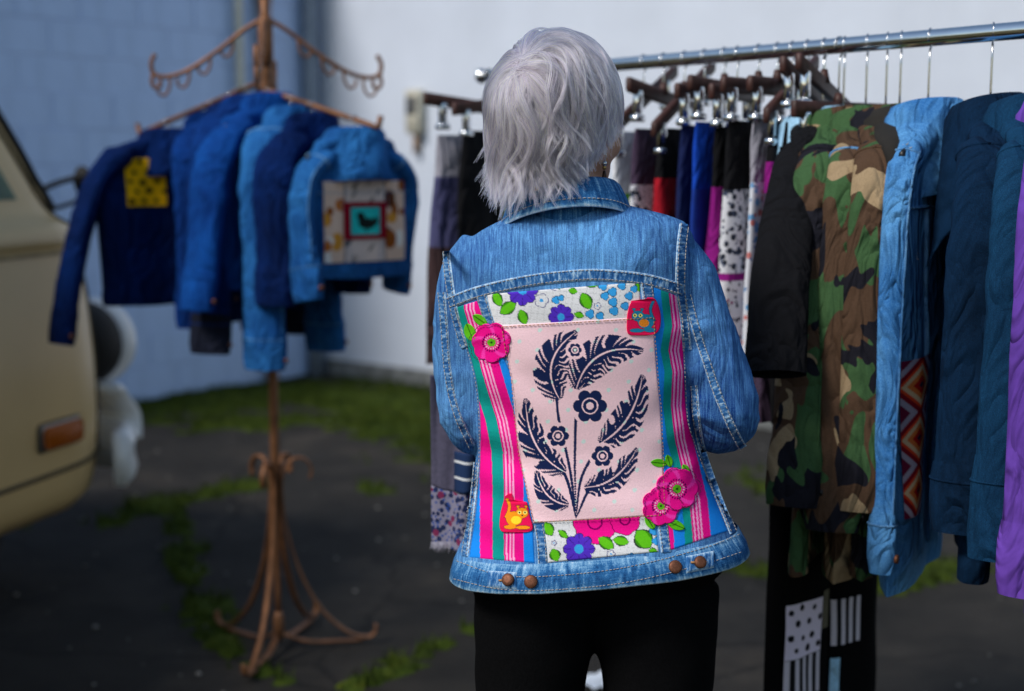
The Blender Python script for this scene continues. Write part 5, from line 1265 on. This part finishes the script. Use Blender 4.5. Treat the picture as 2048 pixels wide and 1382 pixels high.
while nl < 760 and tries < 20000:
    tries += 1
    u = np.array((hr.gauss(0, 1), hr.gauss(0, 1), hr.gauss(0, 1))); u /= np.linalg.norm(u)
    if nl < 90: u = Wd + .30 * u * hr.random(); u /= np.linalg.norm(u)
    if not hairline(u): continue
    nl += 1
    p = u * SCR
    # how far down this lock may reach: nape long, towards the face shorter
    wx = (HC + (SCC + p) @ Hm)
    yl = u[1]; xl = u[0]
    end_z = interp([(-1, -.088), (-.45, -.086), (-.1, -.066), (.3, -.055), (1, .03)], yl) + hr.uniform(-.022, .018)
    xi = float(np.dot(u, right_l)); end_z = end_z + max(0, xi - .25) * .075
    length = max(.05, (p[2] - end_z) * 1.12 + .035 * max(0, u[2]) + .02)
    length = min(length, .30)
    if u[1] > .45: length = min(length, .13)
    lift = .03 + .13 * hr.random() * (.5 + .5 * max(0, u[2] + .6))
    G0 = guide(u, length, lift, 5.5 * noise.noise(Vector(u * 1.6)) + hr.uniform(-.5, .5), hr.uniform(.18, .55), hr.uniform(.1, 1.0))
    T, Nn, Bn = frames(G0); ns = 36; cr = hr.uniform(.0045, .0115)
    for k in range(ns):
        a = hr.uniform(0, 6.28); rr_ = cr * math.sqrt(hr.random()); t = np.linspace(0, 1, NP); ta = (1.0 - .72 * t ** 1.4)
        ox, oy = math.cos(a) * rr_, math.sin(a) * rr_ * .55; wob = hr.uniform(0, 6.28); fz = hr.uniform(.0, .0016) if hr.random() > .04 else hr.uniform(.004, .009)
        S_ = G0 + (Nn * ox + Bn * oy) * ta[:, None] + (Nn * np.sin(t * 9 + wob)[:, None] + Bn * np.cos(t * 7 + wob)[:, None]) * (fz * t)[:, None]
        trim = hr.uniform(.86, 1.0)
        ri, zz_ = S_ @ right_l, S_[:, 2]; jx = hr.gauss(0, .006)     # the haircut rises from the nape to above the ear on her right
        bad = np.where((ri > .030) & (zz_ + SCC[2] < -.090 + (ri - .030) * 1.25 + jx))[0]
        if len(bad): trim = min(trim, max(.15, bad[0] / (NP - 1)))
        ii = t * trim * (NP - 1); S_ = np.stack([np.interp(ii, range(NP), S_[:, q]) for q in range(3)], -1)
        strands.append(S_)
S = np.array(strands); SW = HC + (S + SCC) @ Hm - np.array(PERSON_LOC)
hcv = bpy.data.hair_curves.new('hair_strands'); hcv.add_curves([NP] * len(S))
hcv.position_data.foreach_set('vector', SW.reshape(-1).astype(np.float32))
ra = hcv.attributes.get('radius') or hcv.attributes.new('radius', 'FLOAT', 'POINT')
rad = np.tile(np.linspace(.00030, .00010, NP), len(S)) ; ra.data.foreach_set('value', rad.astype(np.float32))
hcv.materials.append(hm_); ho = bpy.data.objects.new('hair_strands', hcv); col.objects.link(ho); ho.parent = HAIR; ho['kind'] = 'stuff'
# ---- earring
ep = H(.078, .002, -.058)
ER = mk('earring', *tube(smooth_path([ep + (0, 0, .008), ep + (.003, 0, .004), ep + (0, 0, -.004)], 8), .0009, 6), M['steel'], PERSON, world=True)
for dz, r_, m_ in ((-.008, .0042, M['steel']), (-.014, .0032, M['brass'])): mk('bead', *sphere(ep + (0, 0, dz), r_, 8, 10), m_, ER, world=True)
mk('drop', *tube([ep + (0, 0, -.018 - k * .008) for k in range(6)], [.0020, .0034, .0040, .0040, .0034, .002], 8), plain('dark bronze', (.06, .03, .02), .3, metal=.7), ER, world=True)

# ---- the patchwork garment held up in front
gz0 = max(gL[2], gR[2]) - .012
GA = empty('patchwork_garment', (float((gL[0] + gR[0]) / 2), GARM_Y + .05, 0), 'grey, leopard and striped patchwork garment held up in both hands', 'garment')
xl_, xr_ = float(unp(861, 900, 2.42)[0]), float(gR[0] + .02); zb_ = float(unp(880, 1088, 2.42)[2])
leo = pat('blue leopard print', (.20, .19, .27), [(1, .44, (.012, .02, .07)), (1.4, .30, (.02, .06, .25)), (.5, .30, (.16, .02, .07))], 90, .4)
nav = stripes('navy and white stripes', (.012, .03, .09), (.6, .62, .66), 1 / .028, 2, .16)
def garm(u0, u1, v0, v1, mat, name, off):
    nu, nv = max(4, int((u1 - u0) * 60)), max(6, int((v1 - v0) * 60)); V = []
    for v in np.linspace(v0, v1, nv):
        for u in np.linspace(u0, u1, nu):
            x = lerp(xl_, xr_, u); z = lerp(gz0, zb_, v) - .010 * math.sin(u * 19) * v + (.025 * math.sin(u * math.pi)) * -(1 - v) - .02 * (u > .2) * v
            y = GARM_Y + .035 + .016 * math.sin(u * 26 + v * 1.2) * (.35 + v) + .006 * math.sin(u * 61 + v * 3) - off
            V.append((x, y, z))
    o = mk(name, V, gridF(nv, nu), mat, GA, world=True); o.modifiers.new('t', 'SOLIDIFY').thickness = .0016; return o
garm(0, .30, 0, .66, plain('slate grey jersey', (.075, .07, .115), .9, var=.2, scale=150), 'grey_panel', 0)
garm(0.0, .165, .66, 1.0, leo, 'leopard_panel', 0.0); garm(.165, .30, .66, .90, nav, 'striped_panel', 0.); garm(.165, .30, .90, 1.0, flo, 'print_panel', 0.)
garm(.1, .30, .42, .659, nav, 'striped_panel', .004)
garm(.30, 1, 0, .98, plain('charcoal jersey', (.03, .03, .045), .9), 'charcoal_panel', 0)
fr = MB()
for k in range(70):
    x = lerp(xl_, lerp(xl_, xr_, .165), random.random()); fr.add(*tube([(x, GARM_Y + .035, zb_ + .004), (x + random.gauss(0, .002), GARM_Y + .033, zb_ - .006), (x + random.gauss(0, .003), GARM_Y + .032, zb_ - random.uniform(.008, .016))], [.0008, .0007, .0004], 4))
mk('fringe', np.vstack(fr.V), fr.F, plain('fringe thread', (.30, .29, .36), .9), GA, world=True)['kind'] = 'stuff'
